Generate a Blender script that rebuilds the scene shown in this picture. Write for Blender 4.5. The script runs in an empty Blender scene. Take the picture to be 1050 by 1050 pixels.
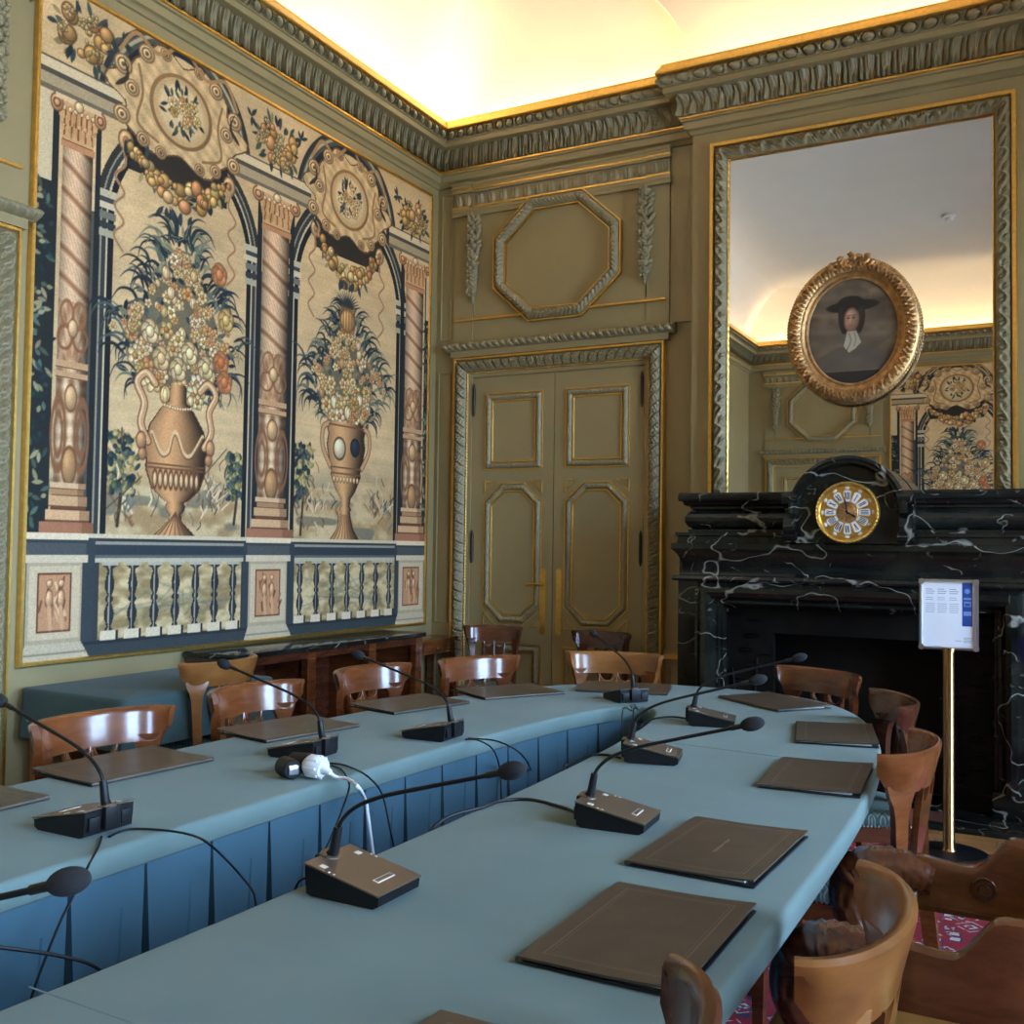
import bpy, bmesh, math, random
import numpy as np
from math import sin, cos, pi, radians, sqrt, atan2, hypot
from mathutils import Vector, Matrix, Euler

random.seed(7)
C = bpy.context.scene.collection
SC = bpy.context.scene

# ------------------------------------------------------------------ camera
F, YAW, PITCH, ROLL = 1042.07, 0.493362, 0.0360067, 0.0136118
EYE = np.array([0.0, 0.0, 1.43])
_f = np.array([-sin(YAW) * cos(PITCH), cos(YAW) * cos(PITCH), sin(PITCH)])
_r0 = np.array([cos(YAW), sin(YAW), 0.0])
_u0 = np.cross(_r0, _f)
_r = cos(ROLL) * _r0 + sin(ROLL) * _u0
_u = -sin(ROLL) * _r0 + cos(ROLL) * _u0


def ray(x, y):
    return _r * (x - 525) / F - _u * (y - 525) / F + _f


def on_x(x, y, X):
    d = ray(x, y)
    return EYE + d * (X / d[0])


def on_y(x, y, Y):
    d = ray(x, y)
    return EYE + d * (Y / d[1])


def on_z(x, y, Zv):
    d = ray(x, y)
    return EYE + d * ((Zv - EYE[2]) / d[2])


cam = bpy.data.cameras.new('camera')
cam.sensor_width = 36
cam.lens = 36 * F / 1050
cam.clip_start = 0.02
co = bpy.data.objects.new('camera', cam)
C.objects.link(co)
co.matrix_world = Matrix(((_r[0], _u[0], -_f[0], EYE[0]), (_r[1], _u[1], -_f[1], EYE[1]), (_r[2], _u[2], -_f[2], EYE[2]), (0, 0, 0, 1)))
SC.camera = co

# ------------------------------------------------------------------ room numbers
XL, XR, YB, YR, YC = -4.237, 2.10, 6.60, -2.70, 6.47
BX0, BX1 = -2.14, 0.04            # chimney breast
ZC = 4.56                          # cove starts behind the cornice lip
ZT = 0.77                          # conference table height


# ------------------------------------------------------------------ materials
def lin(c):
    c = c / 255.0
    return c / 12.92 if c <= 0.04045 else ((c + 0.055) / 1.055) ** 2.4


def rgb(r, g, b):
    return (lin(r), lin(g), lin(b), 1)


def new_mat(name):
    m = bpy.data.materials.new(name)
    m.use_nodes = True
    nt = m.node_tree
    b = nt.nodes['Principled BSDF']
    return m, nt, b


def N(nt, typ, **kw):
    n = nt.nodes.new(typ)
    for k, v in kw.items():
        setattr(n, k, v)
    return n


def coords(nt, scale=(1, 1, 1), kind='Object'):
    t = N(nt, 'ShaderNodeTexCoord')
    mp = N(nt, 'ShaderNodeMapping')
    mp.inputs['Scale'].default_value = scale
    nt.links.new(t.outputs[kind], mp.inputs['Vector'])
    return mp.outputs['Vector']


def ramp(nt, src, stops):
    r = N(nt, 'ShaderNodeValToRGB')
    el = r.color_ramp.elements
    while len(el) < len(stops):
        el.new(0.5)
    for e, (p, c) in zip(el, stops):
        e.position = p
        e.color = c
    nt.links.new(src, r.inputs['Fac'])
    return r.outputs['Color']


def noise(nt, vec, scale, detail=4, rough=0.55, dist=0.0):
    n = N(nt, 'ShaderNodeTexNoise')
    n.inputs['Scale'].default_value = scale
    n.inputs['Detail'].default_value = detail
    n.inputs['Roughness'].default_value = rough
    n.inputs['Distortion'].default_value = dist
    nt.links.new(vec, n.inputs['Vector'])
    return n.outputs['Fac']


def bump(nt, b, src, strength, dist=0.01):
    bp = N(nt, 'ShaderNodeBump')
    bp.inputs['Strength'].default_value = strength
    bp.inputs['Distance'].default_value = dist
    nt.links.new(src, bp.inputs['Height'])
    nt.links.new(bp.outputs['Normal'], b.inputs['Normal'])


def simple(name, col, rough=0.5, metal=0.0, var=0.12, scale=6.0, bstr=0.0, bscale=200, spec=None):
    m, nt, b = new_mat(name)
    v = coords(nt)
    f = noise(nt, v, scale)
    lo = tuple(x * (1 - var) for x in col[:3]) + (1,)
    hi = tuple(min(1, x * (1 + var)) for x in col[:3]) + (1,)
    nt.links.new(ramp(nt, f, [(0.3, lo), (0.7, hi)]), b.inputs['Base Color'])
    b.inputs['Roughness'].default_value = rough
    b.inputs['Metallic'].default_value = metal
    if spec is not None:
        b.inputs['Specular IOR Level'].default_value = spec
    if bstr:
        bump(nt, b, noise(nt, v, bscale, 2), bstr, 0.002)
    return m


M = {}
M['paint'] = simple('olive_wall_paint', (0.325, 0.255, 0.118), 0.42, var=0.05, scale=3)
M['carving'] = simple('grey_olive_carving_paint', (0.30, 0.25, 0.138), 0.45, var=0.10, scale=30)
M['gilt'] = simple('gilding', (0.80, 0.50, 0.13), 0.36, 1.0, var=0.12, scale=40)
M['plaster'] = simple('cream_plaster', (0.80, 0.76, 0.68), 0.8, var=0.02, scale=2)
M['brass'] = simple('polished_brass', (0.56, 0.32, 0.13), 0.24, 1.0, var=0.04)
M['iron'] = simple('dark_iron', (0.05, 0.045, 0.04), 0.4, 0.8)
M['black_plastic'] = simple('black_plastic', (0.008, 0.008, 0.009), 0.42, spec=0.3)
M['foam'] = simple('black_foam', (0.016, 0.014, 0.015), 0.95, bstr=0.6, bscale=900)
M['plate'] = simple('bronze_anodised_plate', (0.215, 0.165, 0.118), 0.36, 0.7, var=0.05)
M['plate_print'] = simple('pale_print', (0.75, 0.68, 0.55), 0.4)
M['silver'] = simple('satin_aluminium', (0.75, 0.76, 0.78), 0.28, 1.0, var=0.03)
M['white_plastic'] = simple('white_plastic', (0.80, 0.80, 0.80), 0.35, var=0.03)
M['paper'] = simple('white_paper', (0.86, 0.87, 0.90), 0.6, var=0.01)
M['ink_grey'] = simple('grey_print', (0.42, 0.45, 0.52), 0.6)
M['ink_blue'] = simple('blue_print', (0.02, 0.075, 0.33), 0.5, var=0.05)
M['ink_pale'] = simple('pale_blue_print', (0.22, 0.35, 0.70), 0.5, var=0.05)
M['soot'] = simple('sooty_black_stone', (0.006, 0.0055, 0.005), 0.6, var=0.5, scale=9, bstr=0.5, bscale=25, spec=0.2)
M['hearth_tile'] = simple('red_brown_tile', (0.12, 0.045, 0.03), 0.5, var=0.3, scale=14)
M['enamel'] = simple('white_enamel', (0.85, 0.83, 0.78), 0.25, var=0.02)
M['numeral'] = simple('blue_black_enamel', (0.01, 0.012, 0.035), 0.3)
M['mustard'] = simple('mustard_leather', (0.42, 0.22, 0.045), 0.45, var=0.15, scale=12)
M['blue_flag'] = simple('navy_flag_cloth', (0.01, 0.02, 0.16), 0.8)
M['dim_paint'] = simple('dark_glass', (0.02, 0.02, 0.02), 0.1)


def mat_wood(name, a, b_, c, rough=0.22, grain=(1.5, 1.5, 6)):
    m, nt, b = new_mat(name)
    v = coords(nt, grain)
    f = noise(nt, v, 4.0, 7, 0.62, 0.5)
    oi = N(nt, 'ShaderNodeObjectInfo')
    mx = N(nt, 'ShaderNodeMath', operation='MULTIPLY_ADD')
    mx.inputs[1].default_value = 0.25
    mx.inputs[2].default_value = -0.12
    nt.links.new(oi.outputs['Random'], mx.inputs[0])
    ad = N(nt, 'ShaderNodeMath', operation='ADD')
    nt.links.new(f, ad.inputs[0])
    nt.links.new(mx.outputs[0], ad.inputs[1])
    nt.links.new(ramp(nt, ad.outputs[0], [(0.25, a), (0.5, b_), (0.78, c)]), b.inputs['Base Color'])
    b.inputs['Roughness'].default_value = rough
    b.inputs['Coat Weight'].default_value = 0.5
    b.inputs['Coat Roughness'].default_value = 0.12
    return m


M['mahogany'] = mat_wood('mahogany', (0.062, 0.014, 0.004, 1), (0.130, 0.035, 0.009, 1), (0.205, 0.062, 0.017, 1))
M['dark_mahogany'] = mat_wood('dark_mahogany', (0.045, 0.012, 0.006, 1), (0.09, 0.025, 0.010, 1), (0.14, 0.042, 0.016, 1))
M['brown_mahogany'] = mat_wood('brown_mahogany', (0.052, 0.016, 0.005, 1), (0.100, 0.032, 0.010, 1), (0.155, 0.054, 0.018, 1))
M['honey'] = mat_wood('honey_mahogany', (0.165, 0.057, 0.013, 1), (0.245, 0.090, 0.021, 1), (0.325, 0.132, 0.034, 1), 0.28)
M['parquet_edge'] = mat_wood('oak', (0.30, 0.13, 0.04, 1), (0.42, 0.2, 0.07, 1), (0.5, 0.27, 0.1, 1), 0.3)


def mat_marble():
    m, nt, b = new_mat('black_veined_marble')
    v = coords(nt, (1, 1, 1.4))
    v.node.inputs['Rotation'].default_value = (0.5, 0.6, 0.3)
    n1 = noise(nt, v, 1.7, 3, 0.42, 0.0)
    n2 = noise(nt, v, 3.6, 3, 0.45, 0.25)
    n3 = noise(nt, v, 9.0, 3, 0.5, 0.0)

    def vein(src, w):
        s = N(nt, 'ShaderNodeMath', operation='SUBTRACT'); s.inputs[1].default_value = 0.5
        nt.links.new(src, s.inputs[0])
        a = N(nt, 'ShaderNodeMath', operation='ABSOLUTE'); nt.links.new(s.outputs[0], a.inputs[0])
        mr = N(nt, 'ShaderNodeMapRange'); mr.inputs['From Min'].default_value = 0.0; mr.inputs['From Max'].default_value = w
        mr.inputs['To Min'].default_value = 1.0; mr.inputs['To Max'].default_value = 0.0
        nt.links.new(a.outputs[0], mr.inputs['Value'])
        return mr.outputs[0]
    g = N(nt, 'ShaderNodeMapRange'); g.inputs['From Min'].default_value = 0.52; g.inputs['From Max'].default_value = 0.72
    nt.links.new(n3, g.inputs['Value'])
    va = N(nt, 'ShaderNodeMath', operation='MULTIPLY'); nt.links.new(vein(n1, 0.005), va.inputs[0]); va.inputs[1].default_value = 0.75
    vb = N(nt, 'ShaderNodeMath', operation='MULTIPLY'); nt.links.new(vein(n2, 0.009), vb.inputs[0]); nt.links.new(g.outputs[0], vb.inputs[1])
    mx = N(nt, 'ShaderNodeMath', operation='MAXIMUM'); nt.links.new(va.outputs[0], mx.inputs[0]); nt.links.new(vb.outputs[0], mx.inputs[1])
    base = ramp(nt, n2, [(0.35, (0.006, 0.006, 0.006, 1)), (0.75, (0.022, 0.024, 0.018, 1))])
    mix = N(nt, 'ShaderNodeMix', data_type='RGBA')
    nt.links.new(mx.outputs[0], mix.inputs['Factor']); nt.links.new(base, mix.inputs['A']); mix.inputs['B'].default_value = (0.42, 0.40, 0.33, 1)
    nt.links.new(mix.outputs['Result'], b.inputs['Base Color'])
    b.inputs['Roughness'].default_value = 0.13
    return m


M['marble'] = mat_marble()


def mat_cloth(name, col, tint=0.08):
    m, nt, b = new_mat(name)
    v = coords(nt)
    f = noise(nt, v, 3.0, 3)
    lo = tuple(x * (1 - tint) for x in col) + (1,)
    hi = tuple(x * (1 + tint) for x in col) + (1,)
    nt.links.new(ramp(nt, f, [(0.3, lo), (0.7, hi)]), b.inputs['Base Color'])
    b.inputs['Roughness'].default_value = 0.85
    b.inputs['Sheen Weight'].default_value = 0.06
    b.inputs['Sheen Roughness'].default_value = 0.5
    bump(nt, b, noise(nt, v, 700, 2), 0.12, 0.001)
    return m


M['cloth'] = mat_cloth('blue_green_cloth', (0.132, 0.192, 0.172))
M['shaded_skirt_cloth'] = mat_cloth('skirt_cloth_with_well_shade', (0.040, 0.100, 0.132))  # cover cloth made darker and bluer, carrying the well's shade in its colour
M['dark_cloth'] = mat_cloth('dark_teal_cloth', (0.040, 0.078, 0.076))


def mat_leather():
    m, nt, b = new_mat('dark_brown_leather')
    v = coords(nt)
    f = noise(nt, v, 14, 5)
    nt.links.new(ramp(nt, f, [(0.3, (0.056, 0.040, 0.026, 1)), (0.7, (0.088, 0.064, 0.042, 1))]), b.inputs['Base Color'])
    b.inputs['Roughness'].default_value = 0.36
    bump(nt, b, noise(nt, v, 420, 3), 0.12, 0.001)
    return m


M['leather'] = mat_leather()
M['leather_tool'] = simple('blind_tooled_line', (0.15, 0.115, 0.08), 0.3)
M['leather_gold'] = simple('worn_gold_stamp', (0.45, 0.36, 0.22), 0.35, 0.5)
M['leather_dark'] = simple('black_leather_edge', (0.008, 0.007, 0.006), 0.5)


def mat_carpet():
    m, nt, b = new_mat('persian_carpet_pile')
    v = coords(nt)
    vo = N(nt, 'ShaderNodeTexVoronoi', feature='F1', distance='MANHATTAN'); vo.inputs['Scale'].default_value = 8.0; vo.inputs['Randomness'].default_value = 0.75
    nt.links.new(v, vo.inputs['Vector'])
    vo2 = N(nt, 'ShaderNodeTexVoronoi', feature='F1', distance='CHEBYCHEV'); vo2.inputs['Scale'].default_value = 13.0
    nt.links.new(v, vo2.inputs['Vector'])
    nz = noise(nt, v, 30, 3, 0.6, 1.0)
    c1 = ramp(nt, vo.outputs['Distance'], [(0.0, (0.02, 0.03, 0.09, 1)), (0.13, (0.55, 0.52, 0.46, 1)), (0.24, (0.02, 0.035, 0.10, 1)), (0.30, (0.30, 0.008, 0.013, 1)), (0.46, (0.5, 0.47, 0.42, 1)), (0.52, (0.26, 0.007, 0.012, 1))])
    c2 = ramp(nt, vo2.outputs['Distance'], [(0.0, (0.55, 0.5, 0.45, 1)), (0.22, (0.02, 0.03, 0.09, 1)), (0.33, (0.28, 0.008, 0.02, 1)), (1.0, (0.26, 0.007, 0.02, 1))])
    for o in (c1, c2):
        o.node.color_ramp.interpolation = 'CONSTANT'
    mix = N(nt, 'ShaderNodeMix', data_type='RGBA')
    st = ramp(nt, nz, [(0.49, (0, 0, 0, 1)), (0.53, (1, 1, 1, 1))])
    nt.links.new(st, mix.inputs['Factor']); nt.links.new(c1, mix.inputs['A']); nt.links.new(c2, mix.inputs['B'])
    nt.links.new(mix.outputs['Result'], b.inputs['Base Color'])
    b.inputs['Roughness'].default_value = 0.95
    bump(nt, b, noise(nt, v, 900, 2), 0.4, 0.003)
    return m


M['carpet'] = mat_carpet()


def mat_parquet():
    m, nt, b = new_mat('oak_parquet')
    v = coords(nt)
    br = N(nt, 'ShaderNodeTexBrick')
    br.inputs['Scale'].default_value = 1.0
    br.inputs['Brick Width'].default_value = 0.55; br.inputs['Row Height'].default_value = 0.09
    br.inputs['Mortar Size'].default_value = 0.0025
    br.inputs['Color1'].default_value = (0.36, 0.17, 0.055, 1); br.inputs['Color2'].default_value = (0.47, 0.25, 0.09, 1)
    br.inputs['Mortar'].default_value = (0.08, 0.035, 0.012, 1)
    nt.links.new(v, br.inputs['Vector'])
    v2 = coords(nt, (3, 30, 3))
    f = noise(nt, v2, 3, 5, 0.6, 0.6)
    mix = N(nt, 'ShaderNodeMix', data_type='RGBA', blend_type='MULTIPLY'); mix.inputs['Factor'].default_value = 0.6
    nt.links.new(br.outputs['Color'], mix.inputs['A'])
    nt.links.new(ramp(nt, f, [(0.3, (0.6, 0.55, 0.5, 1)), (0.7, (1, 1, 1, 1))]), mix.inputs['B'])
    nt.links.new(mix.outputs['Result'], b.inputs['Base Color'])
    b.inputs['Roughness'].default_value = 0.28
    return m


M['parquet'] = mat_parquet()


def mat_seat():
    m, nt, b = new_mat('green_diamond_seat_fabric')
    t = N(nt, 'ShaderNodeTexCoord')
    mp = N(nt, 'ShaderNodeMapping')
    mp.inputs['Rotation'].default_value = (0, 0, radians(45))
    mp.inputs['Scale'].default_value = (36, 36, 36)
    nt.links.new(t.outputs['Object'], mp.inputs['Vector'])
    sx = N(nt, 'ShaderNodeSeparateXYZ'); nt.links.new(mp.outputs['Vector'], sx.inputs[0])

    def tri(o):
        p = N(nt, 'ShaderNodeMath', operation='PINGPONG'); p.inputs[1].default_value = 0.5
        nt.links.new(o, p.inputs[0]); return p.outputs[0]
    mn = N(nt, 'ShaderNodeMath', operation='MINIMUM')
    nt.links.new(tri(sx.outputs['X']), mn.inputs[0]); nt.links.new(tri(sx.outputs['Y']), mn.inputs[1])
    c = ramp(nt, mn.outputs[0], [(0.0, (0.03, 0.055, 0.045, 1)), (0.12, (0.15, 0.19, 0.15, 1)), (0.26, (0.035, 0.065, 0.055, 1)), (0.40, (0.13, 0.17, 0.13, 1))])
    c.node.color_ramp.interpolation = 'CONSTANT'
    nt.links.new(c, b.inputs['Base Color'])
    b.inputs['Roughness'].default_value = 0.75
    return m


M['seat'] = mat_seat()


def mat_painted(name, rough, weave):
    m, nt, b = new_mat(name)
    at = N(nt, 'ShaderNodeVertexColor'); at.layer_name = 'dye'
    v = coords(nt, (60, 60, 420))
    f = noise(nt, v, 1.0, 2)
    mix = N(nt, 'ShaderNodeMix', data_type='RGBA', blend_type='MULTIPLY'); mix.inputs['Factor'].default_value = weave
    nt.links.new(at.outputs['Color'], mix.inputs['A'])
    nt.links.new(ramp(nt, f, [(0.35, (0.72, 0.72, 0.72, 1)), (0.65, (1.0, 1.0, 1.0, 1))]), mix.inputs['B'])
    nt.links.new(mix.outputs['Result'], b.inputs['Base Color'])
    b.inputs['Roughness'].default_value = rough
    return m


M['tapestry'] = mat_painted('woven_wool', 0.9, 0.7)
M['oil_paint'] = mat_painted('oil_paint', 0.5, 0.25)

m, nt, b = new_mat('mirror_silver')
b.inputs['Metallic'].default_value = 1.0
b.inputs['Roughness'].default_value = 0.01
b.inputs['Base Color'].default_value = (0.80, 0.80, 0.80, 1)
M['mirror'] = m

m, nt, b = new_mat('window_pane_glass')
for n in list(nt.nodes):
    if n.type != 'OUTPUT_MATERIAL':
        nt.nodes.remove(n)
tr = N(nt, 'ShaderNodeBsdfTransparent'); gl = N(nt, 'ShaderNodeBsdfGlossy'); gl.inputs['Roughness'].default_value = 0.02
fr = N(nt, 'ShaderNodeFresnel'); mxs = N(nt, 'ShaderNodeMixShader')
nt.links.new(fr.outputs[0], mxs.inputs[0]); nt.links.new(tr.outputs[0], mxs.inputs[1]); nt.links.new(gl.outputs[0], mxs.inputs[2])
nt.links.new(mxs.outputs[0], [n for n in nt.nodes if n.type == 'OUTPUT_MATERIAL'][0].inputs['Surface'])
M['pane'] = m


def emit(name, col, s):
    m, nt, b = new_mat(name)
    b.inputs['Base Color'].default_value = (0.8, 0.8, 0.8, 1)
    b.inputs['Emission Color'].default_value = col
    b.inputs['Emission Strength'].default_value = s
    return m


# ------------------------------------------------------------------ mesh helpers
class MB:
    def __init__(self):
        self.v = []
        self.f = []

    def add(self, verts, faces):
        o = len(self.v)
        self.v.extend([tuple(map(float, p)) for p in verts])
        self.f.extend([tuple(i + o for i in f) for f in faces])
        return self

    def xf(self, mat):
        self.v = [tuple(mat @ Vector(p)) for p in self.v]
        return self

    def join(self, other, mat=None):
        return self.add([tuple(mat @ Vector(p)) for p in other.v] if mat else other.v, other.f)

    # axis box; c = centre, s = full size
    def box(self, c, s, rz=0.0, bevel=0.0):
        if bevel > 0:
            bm = bmesh.new()
            bmesh.ops.create_cube(bm, size=1)
            bmesh.ops.scale(bm, vec=s, verts=bm.verts)
            bmesh.ops.bevel(bm, geom=list(bm.edges), offset=min(bevel, min(s) * 0.45), segments=2, profile=0.6, affect='EDGES')
            bm.verts.index_update()
            vs = [Vector(v.co) for v in bm.verts]
            fs = [tuple(x.index for x in f.verts) for f in bm.faces]
            bm.free()
        else:
            x, y, z = (k / 2 for k in s)
            vs = [Vector(p) for p in ((-x, -y, -z), (x, -y, -z), (x, y, -z), (-x, y, -z), (-x, -y, z), (x, -y, z), (x, y, z), (-x, y, z))]
            fs = [(0, 3, 2, 1), (4, 5, 6, 7), (0, 1, 5, 4), (1, 2, 6, 5), (2, 3, 7, 6), (3, 0, 4, 7)]
        R = Matrix.Rotation(rz, 3, 'Z')
        return self.add([R @ p + Vector(c) for p in vs], fs)

    def span(self, a, b, bevel=0.0):
        a = np.array(a, float); b = np.array(b, float)
        return self.box(tuple((a + b) / 2), tuple(np.abs(b - a)), 0, bevel)

    def loft(self, rings, closed=True, caps=True, loop=False):
        n = len(rings[0])
        vs = [p for r in rings for p in r]
        fs = []
        K = len(rings)
        for i in range(K if loop else K - 1):
            j = (i + 1) % K
            for k in range(n if closed else n - 1):
                l = (k + 1) % n
                fs.append((i * n + k, i * n + l, j * n + l, j * n + k))
        if caps and closed and not loop:
            fs.append(tuple(range(n - 1, -1, -1)))
            fs.append(tuple((K - 1) * n + k for k in range(n)))
        return self.add(vs, fs)

    def tube(self, pts, r, n=8, caps=True, smooth=0):
        pts = [Vector(p) for p in pts]
        if smooth:
            pts = catmull(pts, smooth)
        rr = r if isinstance(r, (list, tuple)) else [r]
        rings = []
        up = None
        for i, p in enumerate(pts):
            d = (pts[min(i + 1, len(pts) - 1)] - pts[max(i - 1, 0)]).normalized()
            if up is None:
                up = Vector((0, 0, 1)) if abs(d.z) < 0.9 else Vector((1, 0, 0))
            a = (up - d * up.dot(d)).normalized()
            up = a
            b = d.cross(a)
            t = i / max(1, len(pts) - 1) * (len(rr) - 1)
            k = min(int(t), len(rr) - 2) if len(rr) > 1 else 0
            rad = rr[0] if len(rr) == 1 else rr[k] + (rr[k + 1] - rr[k]) * (t - k)
            rings.append([p + (a * cos(2 * pi * q / n) + b * sin(2 * pi * q / n)) * rad for q in range(n)])
        return self.loft(rings, True, caps)

    def lathe(self, prof, c=(0, 0, 0), n=24, axis='Z'):
        rings = []
        for r, h in prof:
            ring = []
            for q in range(n):
                a = 2 * pi * q / n
                if axis == 'Z':
                    ring.append((c[0] + r * cos(a), c[1] + r * sin(a), c[2] + h))
                else:  # axis -Y : h grows towards the viewer of the back wall
                    ring.append((c[0] + r * cos(a), c[1] - h, c[2] + r * sin(a)))
            rings.append(ring)
        return self.loft(rings)

    def ellipsoid(self, c, r, n=10, m=6, R=None):
        vs = [Vector((0, 0, -r[2]))]
        for i in range(1, m):
            t = -pi / 2 + pi * i / m
            for k in range(n):
                a = 2 * pi * k / n
                vs.append(Vector((r[0] * cos(t) * cos(a), r[1] * cos(t) * sin(a), r[2] * sin(t))))
        vs.append(Vector((0, 0, r[2])))
        fs = []
        for k in range(n):
            fs.append((0, 1 + (k + 1) % n, 1 + k))
            fs.append((len(vs) - 1, 1 + (m - 2) * n + k, 1 + (m - 2) * n + (k + 1) % n))
        for i in range(m - 2):
            for k in range(n):
                fs.append((1 + i * n + k, 1 + i * n + (k + 1) % n, 1 + (i + 1) * n + (k + 1) % n, 1 + (i + 1) * n + k))
        if R is not None:
            vs = [R @ p for p in vs]
        return self.add([p + Vector(c) for p in vs], fs)

    # outline in a plane, mapped by mapf(a, b, v), extruded from v0 to v1
    def prism(self, pts, v0, v1, mapf):
        n = len(pts)
        vs = [mapf(a, b, v0) for a, b in pts] + [mapf(a, b, v1) for a, b in pts]
        fs = [tuple(range(n)), tuple(range(2 * n - 1, n - 1, -1))]
        fs += [(k, n + k, n + (k + 1) % n, (k + 1) % n) for k in range(n)]
        return self.add(vs, fs)

    # mitred moulding along a polyline; profile = [(u inward/left, v out)], optionally a closed section
    def sweep(self, pts, closed, prof, mapf, ring=False, caps=True):
        mit = mitres(pts, closed)
        rings = [[mapf(p[0] + u * mt[0], p[1] + u * mt[1], v) for u, v in prof] for p, mt in zip(pts, mit)]
        return self.loft(rings, ring, caps and not closed, closed)

    # moulding with carved relief. uv(t) -> (u, v); hfn(phase, t) -> height; disp = (du, dv) direction of the relief
    def carve(self, pts, closed, uv, disp, hfn, amp, pitch, mapf, ns=12, nt=8, segs=None, cont=False):
        mit = mitres(pts, closed)
        n = len(pts)
        segl = [hypot(pts[(i + 1) % n][0] - pts[i][0], pts[(i + 1) % n][1] - pts[i][1]) for i in range(n if closed else n - 1)]
        tot = max(1, round(sum(segl) / pitch)); cum = 0.0
        T = np.linspace(0, 1, nt + 1)
        U = np.array([uv(t)[0] for t in T]); V = np.array([uv(t)[1] for t in T])
        for i in range(n if closed else n - 1):
            if segs is not None and i not in segs:
                continue
            j = (i + 1) % n
            p, q = np.array(pts[i]), np.array(pts[j])
            L = np.hypot(*(q - p))
            cnt = max(1, round(L / pitch))
            K = cnt * ns
            tau = np.linspace(0, 1, K + 1)[:, None]
            ph = tau * cnt
            if cont:
                K = max(2, int(L / pitch * ns)); tau = np.linspace(0, 1, K + 1)[:, None]
                ph = (cum + tau * L) / sum(segl) * tot
                cum += L
                h = hfn(ph % 1.0, T[None, :], np.floor(ph)) * amp
            else:
                h = hfn(ph - np.floor(np.clip(ph, 0, cnt - 1e-6)), T[None, :], np.floor(ph)) * amp
            u = U[None, :] + disp[0] * h; v = V[None, :] + disp[1] * h
            A = p[0] + u * mit[i][0]; A2 = p[1] + u * mit[i][1]
            B = q[0] + u * mit[j][0]; B2 = q[1] + u * mit[j][1]
            P = mapf(A + (B - A) * tau, A2 + (B2 - A2) * tau, v + 0 * tau)
            P = np.stack([np.broadcast_to(x, h.shape) for x in P], -1).reshape(-1, 3)
            W = nt + 1
            fs = [(a * W + k, a * W + k + 1, (a + 1) * W + k + 1, (a + 1) * W + k) for a in range(K) for k in range(nt)]
            self.add(P.tolist(), fs)
        return self

    def build(self, name, mat, parent=None, smooth=True, angle=38, fix=True):
        me = bpy.data.meshes.new(name)
        me.from_pydata(self.v, [], self.f)
        if fix:
            bm = bmesh.new(); bm.from_mesh(me)
            bmesh.ops.recalc_face_normals(bm, faces=bm.faces)
            bm.to_mesh(me); bm.free()
        if smooth:
            me.shade_smooth()
            me.set_sharp_from_angle(angle=radians(angle))
        me.materials.append(M[mat] if isinstance(mat, str) else mat)
        o = bpy.data.objects.new(name, me)
        C.objects.link(o)
        if parent is not None:
            o.parent = parent
        return o


def catmull(pts, k):
    out = []
    P = [pts[0]] + list(pts) + [pts[-1]]
    for i in range(1, len(P) - 2):
        for s in range(k):
            t = s / k
            a, b, c, d = P[i - 1], P[i], P[i + 1], P[i + 2]
            out.append(0.5 * ((2 * b) + (c - a) * t + (2 * a - 5 * b + 4 * c - d) * t * t + (3 * b - a - 3 * c + d) * t ** 3))
    out.append(pts[-1])
    return out


def mitres(pts, closed):
    n = len(pts)
    res = []
    for i in range(n):
        p = np.array(pts[i], float)
        a = np.array(pts[i - 1], float) if (closed or i > 0) else None
        b = np.array(pts[(i + 1) % n], float) if (closed or i < n - 1) else None
        ns = []
        for x, y in ((a, p), (p, b)):
            if x is None or y is None:
                continue
            d = y - x
            d /= np.hypot(*d)
            ns.append(np.array([-d[1], d[0]]))
        if len(ns) == 1:
            res.append(tuple(ns[0]))
        else:
            s = ns[0] + ns[1]
            res.append(tuple(2 * s / (s @ s)))
    return res


def thing(name, label, cat, loc=(0, 0, 0), rz=0.0, group=None):
    o = bpy.data.objects.new(name, None)
    C.objects.link(o)
    o.location = loc
    o.rotation_euler = (0, 0, rz)
    o.empty_display_size = 0.1
    return tag(o, label, cat, group)


def tag(o, label, cat, group=None):
    o['label'] = label
    o['category'] = cat
    if group:
        o['group'] = group
    return o


def struct(o, label=None, cat='room'):
    o['kind'] = 'structure'
    if label:
        o['label'] = label
        o['category'] = cat
    return o


def dup(root, loc, rz, label=None, group=None):
    r = root.copy(); C.objects.link(r); r.location = loc; r.rotation_euler = (0, 0, rz)
    if label: r['label'] = label
    if group: r['group'] = group
    for ch in list(root.children):
        c = ch.copy(); C.objects.link(c); c.parent = r
        for g in list(ch.children):
            d = g.copy(); C.objects.link(d); d.parent = c
    return r


# planes: (a, b) in the wall, v = distance out of the wall
def on_back(a, b, v): return (a, YB - v, b)
def on_breast(a, b, v): return (a, YC - v, b)
def on_left(a, b, v): return (XL + v, a, b)
def on_rear(a, b, v): return (a, YR + v, b)
def flat(a, b, v): return (a, b, v)


# relief functions: p = phase in the unit 0..1, t = across the band 0..1, k = unit number
def h_acanthus(p, t, k):
    q = np.abs(t - 0.5) * 2
    return (1 - q ** 2) ** 0.4 * np.minimum(1, p * 4 + .1) * (1 - .3 * p) * (0.35 + 0.65 * np.abs(np.cos(pi * (2.5 * q - 1.6 * p))))


def h_laurel(p, t, k):
    q = np.abs(t - 0.5) * 2
    return np.sqrt(np.clip(1 - q ** 2, 0, 1)) * 0.5 + 0.5 * np.abs(np.sin(pi * (2 * p + q * 1.2))) * (1 - q ** 4)


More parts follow.
